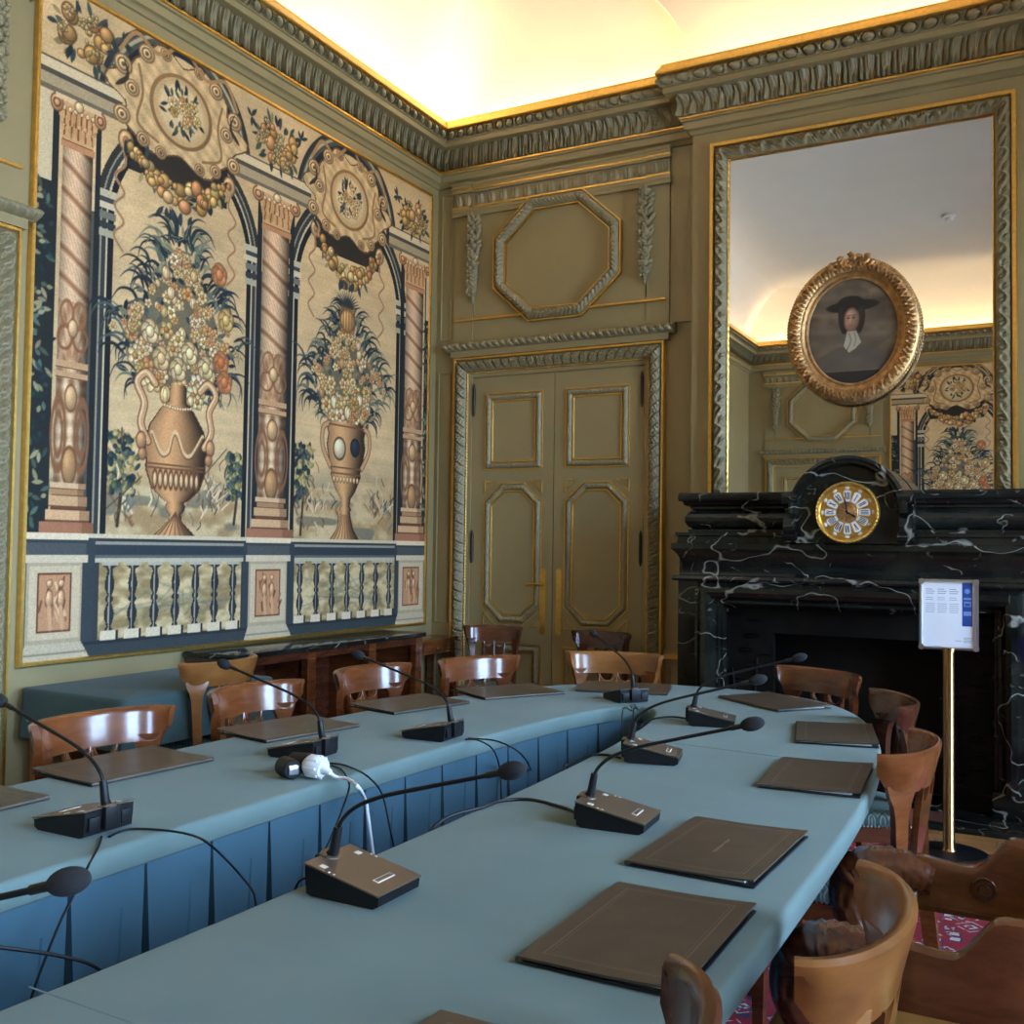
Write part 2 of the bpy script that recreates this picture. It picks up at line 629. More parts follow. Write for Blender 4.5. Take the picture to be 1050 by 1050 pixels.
def h_egg(p, t, k):
    x = (p - 0.5) / 0.34; y = (t - 0.5) / 0.44
    r = np.sqrt(x * x + y * y)
    egg = np.sqrt(np.clip(1 - r * r, 0, 1))
    ring = np.exp(-((r - 1.3) / 0.14) ** 2) * 0.6
    d = np.minimum(p, 1 - p)
    dart = np.exp(-(d / 0.05) ** 2) * 0.8 * np.sin(pi * t)
    gap = np.exp(-((r - 1.08) / .07) ** 2) * .35
    return np.maximum(np.maximum(egg, ring), dart) * np.sin(pi * np.clip(t, 0.02, 0.98)) ** 0.3 - gap


def h_frieze(p, t, k):
    c = np.abs(p - 0.5) * 2
    lobe = np.sqrt(np.clip(1 - (c / 0.62) ** 2, 0, 1)) * (0.25 + 0.75 * t)
    flute = np.abs(np.cos(pi * 3 * p)) * (1 - 0.55 * t)
    spine = np.exp(-((p - 0.5) / 0.04) ** 2) * 0.5
    dart = np.exp(-(np.minimum(p, 1 - p) / 0.07) ** 2) * (1 - t)
    lobe = np.where(t > .45, lobe, lobe * .7)
    body = np.maximum(0.85 * lobe * (0.6 + 0.4 * np.abs(np.cos(pi * 4 * (p - 0.5) * (1.3 - .5 * t)))), 0.55 * flute)
    return body - 0.3 * spine + 0.5 * dart - .25 * np.exp(-((c - .68) / .06) ** 2)


def h_gadroon(p, t, k):
    return np.abs(np.sin(pi * (p + 0.6 * t))) ** 0.7 * np.sin(pi * np.clip(t, 0, 1)) ** 0.5 * (0.8 + 0.2 * np.cos(pi * 6 * (p + .6 * t)))


def h_rope(p, t, k):
    return np.sin(pi * t) ** 0.6 * (0.55 + 0.45 * np.abs(np.sin(pi * (p + 0.8 * t))))


def h_bead(p, t, k):
    return np.sqrt(np.clip(1 - ((p - .5) / .48) ** 2 - ((t - .5) / .5) ** 2, 0, 1))


def h_scallop(p, t, k):
    x = (p - 0.5) / 0.42
    sh = np.clip(1 - x * x - (1 - t) ** 2 * 0.9, 0, 1) ** 0.5
    return np.where(t < 0.85 - 0.5 * x * x, sh * (0.6 + 0.4 * np.abs(np.sin(pi * 4 * p))), 0.15)


def h_scroll(p, t, k):
    y0 = .5 + .27 * np.sin(2 * pi * p)
    ridge = np.exp(-((t - y0) / .11) ** 2)
    y1 = .5 - .27 * np.sin(2 * pi * p)
    leaf = np.exp(-((t - y1) / .20) ** 2) * np.abs(np.sin(pi * (6 * p + 2 * (t - .5))))
    return np.sin(pi * np.clip(t, .02, .98)) ** 0.3 * np.clip(.95 * ridge + .75 * leaf, 0, 1.1)


def lerp2(u0, v0, u1, v1):
    return lambda t: (u0 + (u1 - u0) * t, v0 + (v1 - v0) * t)


def arcband(u0, u1, v0, hgt):
    return lambda t: (u0 + (u1 - u0) * t, v0 + hgt * sin(pi * t) ** 0.8)


def rect(a0, b0, a1, b1):
    return [(a0, b0), (a1, b0), (a1, b1), (a0, b1)]


def octo(a0, b0, a1, b1, ca, cb=None):
    cb = cb or ca
    return [(a0 + ca, b0), (a1 - ca, b0), (a1, b0 + cb), (a1, b1 - cb), (a1 - ca, b1), (a0 + ca, b1), (a0, b1 - cb), (a0, b0 + cb)]


# ------------------------------------------------------------------ room shell
struct(MB().span((XL - .2, YR - .2, -0.1), (XR + .2, YB + .2, 0.0)).build('floor', 'parquet', smooth=False))
struct(MB().span((XL - .2, YR - .2, 0), (XL, YB + .2, 5.5)).build('wall_left', 'paint', smooth=False))
struct(MB().span((XL, YB, 0), (XR, YB + .2, 5.5)).build('wall_back', 'paint', smooth=False))
struct(MB().span((XL, YR - .2, 0), (XR, YR, 5.5)).build('wall_front', 'paint', smooth=False))
struct(MB().span((BX0, YC, 0), (BX1, YB, ZC)).build('wall_chimney', 'paint', smooth=False))
WIN = [(-1.75, -0.45), (1.05, 2.35), (3.85, 5.15)]
WZ0, WZ1 = 0.55, 3.75
mb = MB()
ys = [YR - .2] + [k for w in WIN for k in w] + [YB + .2]
for a, b in zip(ys[0::2], ys[1::2]):
    mb.span((XR, a, 0), (XR + .35, b, 5.5))
for a, b in WIN:
    mb.span((XR, a, 0), (XR + .35, b, WZ0)); mb.span((XR, a, WZ1), (XR + .35, b, 5.5))
struct(mb.build('wall_right', 'paint', smooth=False))
M['white_paint'] = simple('white_gloss_paint', (0.72, 0.70, 0.64), 0.3, var=0.02)
for i, (a, b) in enumerate(WIN):
    mb = MB()
    x = XR + .18
    for s, e in (((x - .03, a, WZ0), (x + .03, a + .07, WZ1)), ((x - .03, b - .07, WZ0), (x + .03, b, WZ1)), ((x - .03, a, WZ0), (x + .03, b, WZ0 + .07)), ((x - .03, a, WZ1 - .07), (x + .03, b, WZ1)), ((x - .03, (a + b) / 2 - .04, WZ0), (x + .03, (a + b) / 2 + .04, WZ1))):
        mb.span(s, e)
    for k in range(1, 5):
        z = WZ0 + (WZ1 - WZ0) * k / 5
        mb.span((x - .015, a, z - .015), (x + .015, b, z + .015))
    w = struct(mb.build('window_%d' % (i + 1), 'white_paint', smooth=False))
    MB().span((x - .003, a + .05, WZ0 + .05), (x + .003, b - .05, WZ1 - .05)).build('window_pane', 'pane', w, smooth=False)

# cornice and coved ceiling: one mitred path round the room, interior on its left
ROOM = [(XL, YR), (XR, YR), (XR, YB), (BX1, YB), (BX1, YC), (BX0, YC), (BX0, YB), (XL, YB)]
VIS = {0, 2, 3, 4, 5, 6, 7}
prof = [(0.0, 4.205), (0.012, 4.21), (0.02, 4.225), (0.028, 4.235), (0.045, 4.24), (0.052, 4.262), (0.052, 4.285), (0.066, 4.29), (0.066, 4.302)]
prof2 = [(0.055, 4.325), (0.045, 4.335), (0.045, 4.45), (0.085, 4.462), (0.155, 4.462), (0.160, 4.466), (0.160, 4.500), (0.168, 4.504), (0.168, 4.512)]
cor = struct(MB().sweep(ROOM, True, prof, flat).sweep(ROOM, True, prof2, flat).build('trim_1', 'paint'))
g = MB().sweep(ROOM, True, [(0.066, 4.302), (0.074, 4.306), (0.074, 4.318), (0.055, 4.325)], flat)
g.sweep(ROOM, True, [(0.170, 4.572), (0.198, 4.577), (0.204, 4.585), (0.200, 4.60), (0.180, 4.630), (0.172, 4.642), (0.172, 4.655), (0.150, 4.655), (0.150, 4.57)], flat)
g.build('gilt_moulding', 'gilt', cor)
MB().carve(ROOM, True, lambda t: (0.050 + 0.035 * t ** 3, 4.328 + 0.132 * t), (1, 0), h_frieze, 0.046, 0.092, flat, 22, 10, VIS).build('leaf_frieze', 'carving', cor, angle=50, fix=False)
MB().carve(ROOM, True, lambda t: (0.166 + 0.012 * t, 4.510 + 0.064 * t), (1, -0.2), h_egg, 0.036, 0.100, flat, 22, 14, VIS).build('egg_band', 'carving', cor, angle=50, fix=False)
MB().sweep(ROOM, True, [(0.150, 4.57), (0.0, 4.565)], flat).build('light_trough', 'plaster', cor)

CA, CB = 1.0, 0.80
prof = [(0.0, ZC)] + [(CA * (1 - cos(t)), ZC + 0.06 + CB * sin(t)) for t in np.linspace(0, pi / 2, 17)]
mb = MB().sweep(ROOM, True, prof, flat)
mit = mitres(ROOM, True)
top = [(p[0] + CA * q[0], p[1] + CA * q[1], ZC + 0.06 + CB) for p, q in zip(ROOM, mit)]
mb.add(top, [tuple(range(len(top)))])
struct(mb.build('ceiling', 'plaster', angle=25))
ZCEIL = ZC + 0.06 + CB

# warm light strips lying in the trough behind the cornice lip
WARM = (1.0, 0.75, 0.41, 1)
STRIPS = [('left wall', (XL + .07, 3.2), (XL + .07, 4.9), 5.5), ('corner of the left wall', (XL + .07, 5.0), (XL + .07, YB - .2), 19),
          ('wall above the door', (XL + .12, YB - .07), (BX0 - .12, YB - .07), 13), ('chimney breast', (BX0 - .05, YC - .07), (BX1 + .05, YC - .07), 12),
          ('near part of the left wall', (XL + .07, YR + .2), (XL + .07, 3.1), 5),
          ('front wall', (XL + .2, YR + .07), (XR - .2, YR + .07), 14), ('window wall', (XR - .07, YR + .2), (XR - .07, YB - .2), 6)]
for nm, a, b, s in STRIPS:
    w = .025
    dx, dy = (w, 0) if abs(a[0] - b[0]) < .01 else (0, w)
    o = MB().span((min(a[0], b[0]) - dx, min(a[1], b[1]) - dy, 4.573), (max(a[0], b[0]) + dx, max(a[1], b[1]) + dy, 4.585)).build('cove_light_strip', emit('warm_light_strip', WARM, s), smooth=False)
    tag(o, 'warm light strip hidden behind the cornice lip along the ' + nm, 'light', 'cove light strips')

d = ray(973, 220); p = EYE + d * ((ZCEIL - EYE[2]) / d[2])
t = thing('smoke_detector', 'small white smoke detector on the ceiling, seen in the mirror', 'smoke detector', (p[0], 2 * (YC - .02) - p[1], ZCEIL))
MB().lathe([(0.001, 0), (.075, 0), (.075, -.02), (.06, -.03), (.001, -.03)]).build('base', 'white_plastic', t)
MB().lathe([(.05, -.03), (.05, -.055), (.035, -.07), (.001, -.072)]).build('sensor_head', 'white_plastic', t)


# ------------------------------------------------------------------ door bay: door, carved surround, lintel, overdoor panel, flower drops
def garland(mapf, a, z0, z1, w, name, label, seed):
    rnd = random.Random(seed)
    mb = MB()
    L = z1 - z0

    def blob(pa, pb, pv, r, ang):
        sub = MB().ellipsoid((0, 0, 0), r, 8, 5, Matrix.Rotation(ang, 3, 'Y'))
        mb.add([mapf(pa + q[0], pb + q[2], 1.7 * (pv + q[1])) for q in sub.v], sub.f)
    n = 17
    for i in range(n):
        t = i / (n - 1)
        z = z1 - L * 0.90 * t
        ww = w * (0.55 + 0.45 * sin(pi * min(1, t * 1.15 + .1))) * (1 - 0.45 * t)
        for s in (-1, 1):
            blob(a + s * ww * rnd.uniform(.35, .95), z + rnd.uniform(-.01, .01), .02, (.017, .013, .042), s * rnd.uniform(.35, 1.1))
        if i % 2 == 0:
            blob(a + rnd.uniform(-.3, .3) * ww, z, .030, (.032, .024, .032), 0)
            for k in range(6):
                an = k * pi / 3 + rnd.random()
                blob(a + .026 * cos(an), z + .026 * sin(an), .045, (.014, .012, .014), 0)
    for k in range(3):
        blob(a, z0 + L * (.07 - .03 * k), .016, (.014 - .003 * k, .012, .02), 0)
    mb.tube([mapf(a, z1 - .03, .012), mapf(a, z1 + .24, .008)], .005, 6)
    mb.tube([mapf(a, z0 + .02, .012), mapf(a, z0 - .10, .008)], .004, 6)
    tag(mb.build(name, 'carving', angle=60), label, 'wall carving', 'carved flower drops')


def door_bay(mapf, c, name, where, seed, full=True, sgn=1):
    X = lambda u: c + sgn * u

    def mp(a, b, v):
        return mapf(c + sgn * a, b, v)
    HW, ZH = 0.842, 2.868
    # door
    d = bpy.data.objects.new(name, None); C.objects.link(d); d['kind'] = 'structure'
    # carved surround (open path, from the floor up and round; interior to the right => negative u)
    path = [(-HW, 0.0), (-HW, ZH), (HW, ZH), (HW, 0.0)]
    fr = MB().sweep(path, False, [(0, .02), (0, 0.0)], mp)
    sur = MB().sweep(path, False, [(-.020, .048), (-.024, .034), (-.108, .028), (-.122, .030), (-.124, .022), (-.150, .018), (-.155, .004), (-.17, .004)], mp).build('door_surround', 'paint', d)
    MB().sweep(path, False, [(0, 0), (0, .05), (-.004, .056), (-.016, .056), (-.020, .048)], mp).build('gilt_moulding', 'gilt', sur)
    MB().carve(path, False, lambda t: (-.024 - .084 * t, .034 + .016 * sin(pi * t)), (0, 1), h_acanthus, .032, .075, mp, 14, 12).build('carved_moulding', 'carving', sur, angle=50, fix=False)
    MB().carve(path, False, lambda t: (-.110 - .012 * t, .030), (0, 1), h_bead, .009, .024, mp, 6, 4).build('gilt_bead', 'gilt', sur, angle=60, fix=False)
    # leaves
    for s in (-1, 1):
        u0, u1 = (-.688, -.003) if s < 0 else (.003, .688)
        mb = MB()
        vs0 = rect(u0, 0.02, u1, 2.70)
        mb.prism(vs0, .001, .014, mp)
        leaf = mb.build('door_leaf', 'paint', d, smooth=False)
        pu0, pu1 = (-.575, -.090) if s < 0 else (.090, .585)

        def panel(pts, big=True):
            MB().sweep(pts, True, [(0, .014), (.002, .021), (.009, .021), (.011, .014)], mp).sweep(pts, True, [(.056, .014), (.058, .023), (.066, .023), (.070, .014)], mp).build('gilt_moulding', 'gilt', leaf)
            MB().carve(pts, True, lambda t: (.011 + .045 * t, .014 + .014 * sin(pi * t) ** .7), (0, 1), h_rope, .012, .042, mp, 8, 6).build('carved_moulding', 'carving', leaf, angle=50, fix=False)
        panel(rect(pu0, 2.012, pu1, 2.588))
        panel(octo(pu0, 0.880, pu1, 1.915, .145, .135))
        panel(rect(pu0, 0.16, pu1, 0.735))
        gm = MB()
        for sa, sb in ((0, 0), (1, 0), (0, 1), (1, 1)):
            ca = pu0 if sa == 0 else pu1
            cb = .862 if sb == 0 else 1.933
            da, db = (1 if sa == 0 else -1), (1 if sb == 0 else -1)
            tri = [(ca, cb), (ca + da * .105, cb), (ca, cb + db * .10)]
            if da * db < 0: tri.reverse()
            gm.sweep(tri, True, [(0, .014), (.002, .020), (.007, .020), (.009, .014)], mp)
        gm.build('gilt_moulding', 'gilt', leaf)
        if full:
            k = MB()
            pa = -.075 if s < 0 else .052
            k.prism(octo(pa - .022, .815, pa + .022, 1.290, .012), .014, .018, mp)
            pl = k.build('finger_plate', 'gilt', leaf, smooth=False)
            if s < 0:
                h = MB()
                h.tube([mp(pa, 1.175, .018), mp(pa, 1.175, .055)], .010, 10)
                h.tube([mp(pa + .005, 1.175, .055), mp(pa - .05, 1.18, .060), mp(pa - .115, 1.172, .056)], [.009, .007, .010], 10, smooth=4)
                h.build('lever_handle', 'gilt', pl)
            ha = -.672 if s < 0 else .672
            for hz in (2.45, 1.35, .35):
                hb = MB().tube([mp(ha, hz - .005, .020), mp(ha, hz + .19, .020)], .011, 10)
                hb.tube([mp(ha, hz - .03, .020), mp(ha, hz - .005, .020)], [.004, .009], 8).tube([mp(ha, hz + .19, .020), mp(ha, hz + .215, .020)], [.009, .004], 8)
                hb.build('hinge', 'iron', leaf)
    # lintel
    li = MB()
    lp = [(-.905, 0), (.905, 0)]
    nsg = 64
    ring = []
    for i in range(9):
        t = i / 8
        ring.append((2.918 + .072 * t, .05 + .075 * sin(pi * t) ** .7))
    li.prism(rect(-.87, 2.872, .87, 2.918), .0, .05, mp)
    lo = li.build('door_lintel', 'paint', d, smooth=False)
    MB().carve([(-.915, 2.915), (.915, 2.915)], False, lambda t: (.075 * t, .012 + .065 * sin(pi * t) ** .6), (0, 1), h_gadroon, .030, .055, mp, 12, 9).build('gadrooned_moulding', 'carving', lo, angle=50, fix=False)
    MB().prism(rect(-.915, 2.918, .915, 2.986), 0, .045, mp).build('lintel_core', 'carving', lo, smooth=False)
    # overdoor
    ov = bpy.data.objects.new(name.replace('door', 'trim') + '0', None); C.objects.link(ov)
    ov['kind'] = 'structure'
    mb = MB()
    for s in (-1, 1):
        mb.prism(rect(min(s * .865, s * .70), 2.99, max(s * .865, s * .70), 4.205), 0, .018, mp)
    mb.prism(rect(-.70, 2.99, .70, 4.205), 0, .008, mp)
    mb.build('field', 'paint', ov, smooth=False)
    mb = MB()
    for z0, z1, o in ((3.955, 3.985, .030), (3.985, 4.012, .036), (4.135, 4.150, .034), (4.165, 4.19, .042), (4.19, 4.206, .05)):
        mb.prism(rect(-.70 - .0, z0, .70, z1), 0, o, mp)
        for s in (-1, 1):
            mb.prism(rect(min(s * .875, s * .705), z0 + .001, max(s * .875, s * .705), z1 + .001), 0, o + .014, mp)
    mb.build('band_moulding', 'paint', ov, smooth=False)
    gm = MB()
    for z in (3.150, 4.014, 4.151):
        lo_, hi_ = (-.845, .845) if z < 3.5 else (-.70, .70)
        gm.prism(rect(lo_, z, hi_, z + .013), 0, .040, mp)
        if z > 3.5:
            for s in (-1, 1):
                gm.prism(rect(min(s * .873, s * .705), z, max(s * .873, s * .705), z + .013), 0, .052, mp)
    gm.build('gilt_moulding', 'gilt', ov, smooth=False)
    sc = MB().carve([(-.70, 4.028), (.70, 4.028)], False, lambda t: (.105 * t, .010), (0, 1), h_scallop, .026, .098, mp, 14, 8)
    for s in (-1, 1):
        e = sorted((s * .865, s * .715))
        sc.carve([(e[0], 4.028), (e[1], 4.028)], False, lambda t: (.105 * t, .020), (0, 1), h_scallop, .026, .098, mp, 14, 8)
    sc.build('scallop_band', 'carving', ov, angle=50, fix=False)
    # octagon
    oc = bpy.data.objects.new('octagonal_frame', None); C.objects.link(oc)
    tag(oc, 'carved octagonal frame edged in gilt ' + where, 'wall frame')
    a0, a1, b0, b1 = -.512, .512, 3.098, 4.022
    pts = octo(a0, b0, a1, b1, .297, .275)
    MB().sweep(pts, True, [(0, .012), (0, .046), (.008, .046), (.012, .03)], mp).sweep(pts, True, [(.090, .030), (.091, .036), (.097, .036), (.098, .010)], mp).build('gilt_moulding', 'gilt', oc)
    MB().carve(pts, True, lambda t: (.011 + .080 * t, .026 + .024 * sin(pi * t)), (0, 1), h_laurel, .030, .075, mp, 14, 10).build('carved_moulding', 'carving', oc, angle=55, fix=False)
    garland(mp, -.69, 3.30, 3.915, .055, 'carved_garland', 'carved flower drop left of the octagonal frame ' + where, seed)
    garland(mp, .69, 3.285, 3.915, .062, 'carved_garland', 'carved flower drop right of the octagonal frame ' + where, seed + 1)
    return d


door_bay(on_back, -3.204, 'door_1', 'above the double door', 3)
door_bay(on_left, 2.155, 'door_2', 'at the left edge of the photo', 13, sgn=1)
door_bay(on_rear, -3.12, 'door_3', 'reflected in the mirror', 23, False, sgn=-1)

# dado, pilaster strips and small panels of the back and left walls
pan = MB()
gl = MB()
def strip(a0, a1, b0, b1, v, mapf): pan.prism(rect(a0, b0, a1, b1), 0, v, mapf)
strip(-2.335, -2.175, 2.99, 4.2, .010, on_back)
strip(-2.30, -2.16, .80, 2.85, .010, on_back)
pan.sweep(rect(-4.21, .86, -4.09, 2.78), True, [(0, 0), (.002, .010), (.010, .010), (.014, 0)], on_back)
pan.sweep(rect(-4.20, 3.02, -4.10, 4.16), True, [(0, 0), (.002, .010), (.010, .010), (.014, 0)], on_back)
for a0, a1 in ((-4.237, -4.05), (-2.36, -2.14)):
    pan.prism(rect(a0, .735, a1, .762), 0, .03, on_back)
    pan.prism(rect(a0, .0, a1, .16), 0, .02, on_back)
    pan.sweep(rect(a0 + .03, .22, a1 - .03, .66), True, [(0, 0), (.002, .010), (.010, .010), (.014, 0)], on_back)
    gl.prism(rect(a0, .70, a1, .735), 0, .022, on_back)
tr = struct(pan.build('trim_2', 'paint'))
gl.build('gilt_moulding', 'gilt', tr)


# ------------------------------------------------------------------ woven and painted pictures: dyed vertices of a fine flat grid
class Paint:
    def __init__(self, y0, y1, z0, z1, ny, nz, base, seed=1):
        self.e = (y0, y1, z0, z1); self.ny, self.nz = ny, nz
        self.Y, self.Z = np.meshgrid(np.linspace(y0, y1, ny), np.linspace(z0, z1, nz))
        self.I = np.ones((nz, ny, 3)) * np.array(base) / 255.0
        self.R = np.random.RandomState(seed)
        self.px = (y1 - y0) / (ny - 1)

    def noise(self, sy, sz):
        ny = max(2, int((self.e[1] - self.e[0]) / sy) + 2); nz = max(2, int((self.e[3] - self.e[2]) / sz) + 2)
        g = self.R.rand(nz, ny)
        fy = (self.Y - self.e[0]) / sy; fz = (self.Z - self.e[2]) / sz
        iy = np.minimum(fy.astype(int), ny - 2); iz = np.minimum(fz.astype(int), nz - 2)
        ty = fy - iy; tz = fz - iz
        ty = ty * ty * (3 - 2 * ty); tz = tz * tz * (3 - 2 * tz)
        return (g[iz, iy] * (1 - ty) + g[iz, iy + 1] * ty) * (1 - tz) + (g[iz + 1, iy] * (1 - ty) + g[iz + 1, iy + 1] * ty) * tz

    def win(self, y0, y1, z0, z1):
        a, b, c, d = self.e
        j0 = max(0, int((y0 - a) / (b - a) * (self.ny - 1)) - 1); j1 = min(self.ny, int((y1 - a) / (b - a) * (self.ny - 1)) + 3)
        i0 = max(0, int((z0 - c) / (d - c) * (self.nz - 1)) - 1); i1 = min(self.nz, int((z1 - c) / (d - c) * (self.nz - 1)) + 3)
        if j1 <= j0 or i1 <= i0:
            return None
        return (slice(i0, i1), slice(j0, j1))

    def put(self, s, mask, col):
        m = np.clip(mask, 0, 1)[..., None]
        c = np.asarray(col, float)
        c = c / 255.0 if c.ndim == 1 else c / 255.0
        self.I[s] = self.I[s] * (1 - m) + c * m

    def rect(self, y0, y1, z0, z1, col, alpha=1.0):
        s = self.win(y0, y1, z0, z1)
        if s is None: return
        Y, Z = self.Y[s], self.Z[s]
        self.put(s, ((Y >= y0) & (Y <= y1) & (Z >= z0) & (Z <= z1)) * alpha, col)

    def ell(self, y, z, ry, rz, col, ang=0.0, shade=0.35, rim=None, alpha=1.0):
        r = max(ry, rz)
        s = self.win(y - r, y + r, z - r, z + r)
        if s is None: return
        Y, Z = self.Y[s] - y, self.Z[s] - z
        u = (Y * cos(ang) + Z * sin(ang)) / ry; v = (-Y * sin(ang) + Z * cos(ang)) / rz
        d = np.sqrt(u * u + v * v)
        soft = self.px / min(ry, rz)
        m = np.clip((1 - d) / soft + .5, 0, 1) * alpha
        L = np.clip(1 - np.sqrt((u + .3) ** 2 + (v - .35) ** 2) / 1.45, 0, 1)
        c = np.array(col)[None, None, :] * (1 - shade + 2 * shade * L[..., None] * .85)
        if rim is not None:
            k = np.clip((d - .74) / .16, 0, 1)[..., None]
            c = c * (1 - k) + np.array(rim) * k
        self.put(s, m, np.clip(c, 0, 255))

    def ring(self, y, z, ry, rz, w, col, a0=-pi, a1=pi, alpha=1.0):
        s = self.win(y - ry - w, y + ry + w, z - rz - w, z + rz + w)
        if s is None: return
        Y, Z = self.Y[s] - y, self.Z[s] - z
        d = (np.sqrt((Y / ry) ** 2 + (Z / rz) ** 2) - 1) * min(ry, rz)
        an = np.arctan2(Z, Y)
        self.put(s, np.clip((w / 2 - np.abs(d)) / self.px + .5, 0, 1) * ((an >= a0) & (an <= a1)) * alpha, col)

    def line(self, pts, w, col, alpha=1.0, taper=False):
        P = np.array(pts, float)
        s = self.win(P[:, 0].min() - w, P[:, 0].max() + w, P[:, 1].min() - w, P[:, 1].max() + w)
        if s is None: return
        Y, Z = self.Y[s], self.Z[s]
        m = np.zeros(Y.shape)
        n = len(P) - 1
        for i in range(n):
            a, b = P[i], P[i + 1]
            d = b - a; L = max(1e-9, d @ d)
            t = np.clip(((Y - a[0]) * d[0] + (Z - a[1]) * d[1]) / L, 0, 1)
            ds = np.hypot(Y - a[0] - t * d[0], Z - a[1] - t * d[1])
            ww = w if not taper else w * (1 - ((i + t) / n) ** 1.5 * .95) * np.minimum(1, .35 + (i + t) / n * 3)
            m = np.maximum(m, np.clip((ww / 2 - ds) / self.px + .5, 0, 1))
        self.put(s, m * alpha, col)

    def curve(self, pts, w, col, k=5, **kw):
        self.line([tuple(p)[:2] for p in catmull([Vector((a, b, 0)) for a, b in pts], k)], w, col, **kw)

    def poly(self, pts, col, alpha=1.0, tone=None):
        P = np.array(pts, float)
        s = self.win(P[:, 0].min(), P[:, 0].max(), P[:, 1].min(), P[:, 1].max())
        if s is None: return
        Y, Z = self.Y[s], self.Z[s]
        ins = np.zeros(Y.shape, bool)
        for i in range(len(P)):
            (a, b), (c, d) = P[i], P[(i + 1) % len(P)]
            if b == d: continue
            ins ^= ((b > Z) != (d > Z)) & (Y < (c - a) * (Z - b) / (d - b) + a)
        c = np.array(col, float)
        if tone is not None:
            c = np.clip(c[None, None, :] * tone(Y, Z)[..., None], 0, 255)
        self.put(s, ins * alpha, c)

    def leaf(self, y, z, ang, L, w, col, vein=None):
        c = (y + cos(ang) * L / 2, z + sin(ang) * L / 2)
        s = self.win(c[0] - L / 2, c[0] + L / 2, c[1] - L / 2, c[1] + L / 2)
        if s is None: return
        Y, Z = self.Y[s] - c[0], self.Z[s] - c[1]
        u = (Y * cos(ang) + Z * sin(ang)) / (L / 2); v = (-Y * sin(ang) + Z * cos(ang)) / (w / 2)
        q = 1 - u * u
        self.put(s, np.clip((q - np.abs(v)) * w / 2 / self.px + .5, 0, 1) * (np.abs(u) < 1), col)
        if vein is not None:
            self.put(s, (np.abs(v) < .22) * (np.abs(u) < .8), vein)

    def mesh(self, name, mapf, mat, parent):
        ny, nz = self.ny, self.nz
        P = np.stack(np.broadcast_arrays(*mapf(self.Y, self.Z, np.zeros_like(self.Y))), -1).reshape(-1, 3)
        idx = np.arange(ny * nz).reshape(nz, ny)
        q = np.stack([idx[:-1, :-1], idx[:-1, 1:], idx[1:, 1:], idx[1:, :-1]], -1).reshape(-1, 4)
        me = bpy.data.meshes.new(name)
        me.vertices.add(len(P)); me.vertices.foreach_set('co', P.astype(np.float32).ravel())
        me.loops.add(q.size); me.loops.foreach_set('vertex_index', q.astype(np.int32).ravel())
        me.polygons.add(len(q)); me.polygons.foreach_set('loop_start', (np.arange(len(q)) * 4).astype(np.int32))
        me.update(calc_edges=True)
        at = me.color_attributes.new('dye', 'FLOAT_COLOR', 'POINT')
        c = np.clip(self.I, 0, 1)
        c = np.where(c <= .04045, c / 12.92, ((c + .055) / 1.055) ** 2.4).reshape(-1, 3)
        at.data.foreach_set('color', np.concatenate([c, np.ones((len(c), 1))], 1).astype(np.float32).ravel())
        me.materials.append(M[mat])
        o = bpy.data.objects.new(name, me); C.objects.link(o); o.parent = parent
        return o


TY0, TY1, TZ0, TZ1 = 3.085, 6.452, 0.872, 4.108
CREAM, DARK, MID, PINK, TAN, LIGHT = (206, 180, 142), (38, 42, 48), (92, 96, 96), (203, 165, 138), (190, 158, 118), (222, 203, 174)
OUT = (74, 50, 36)


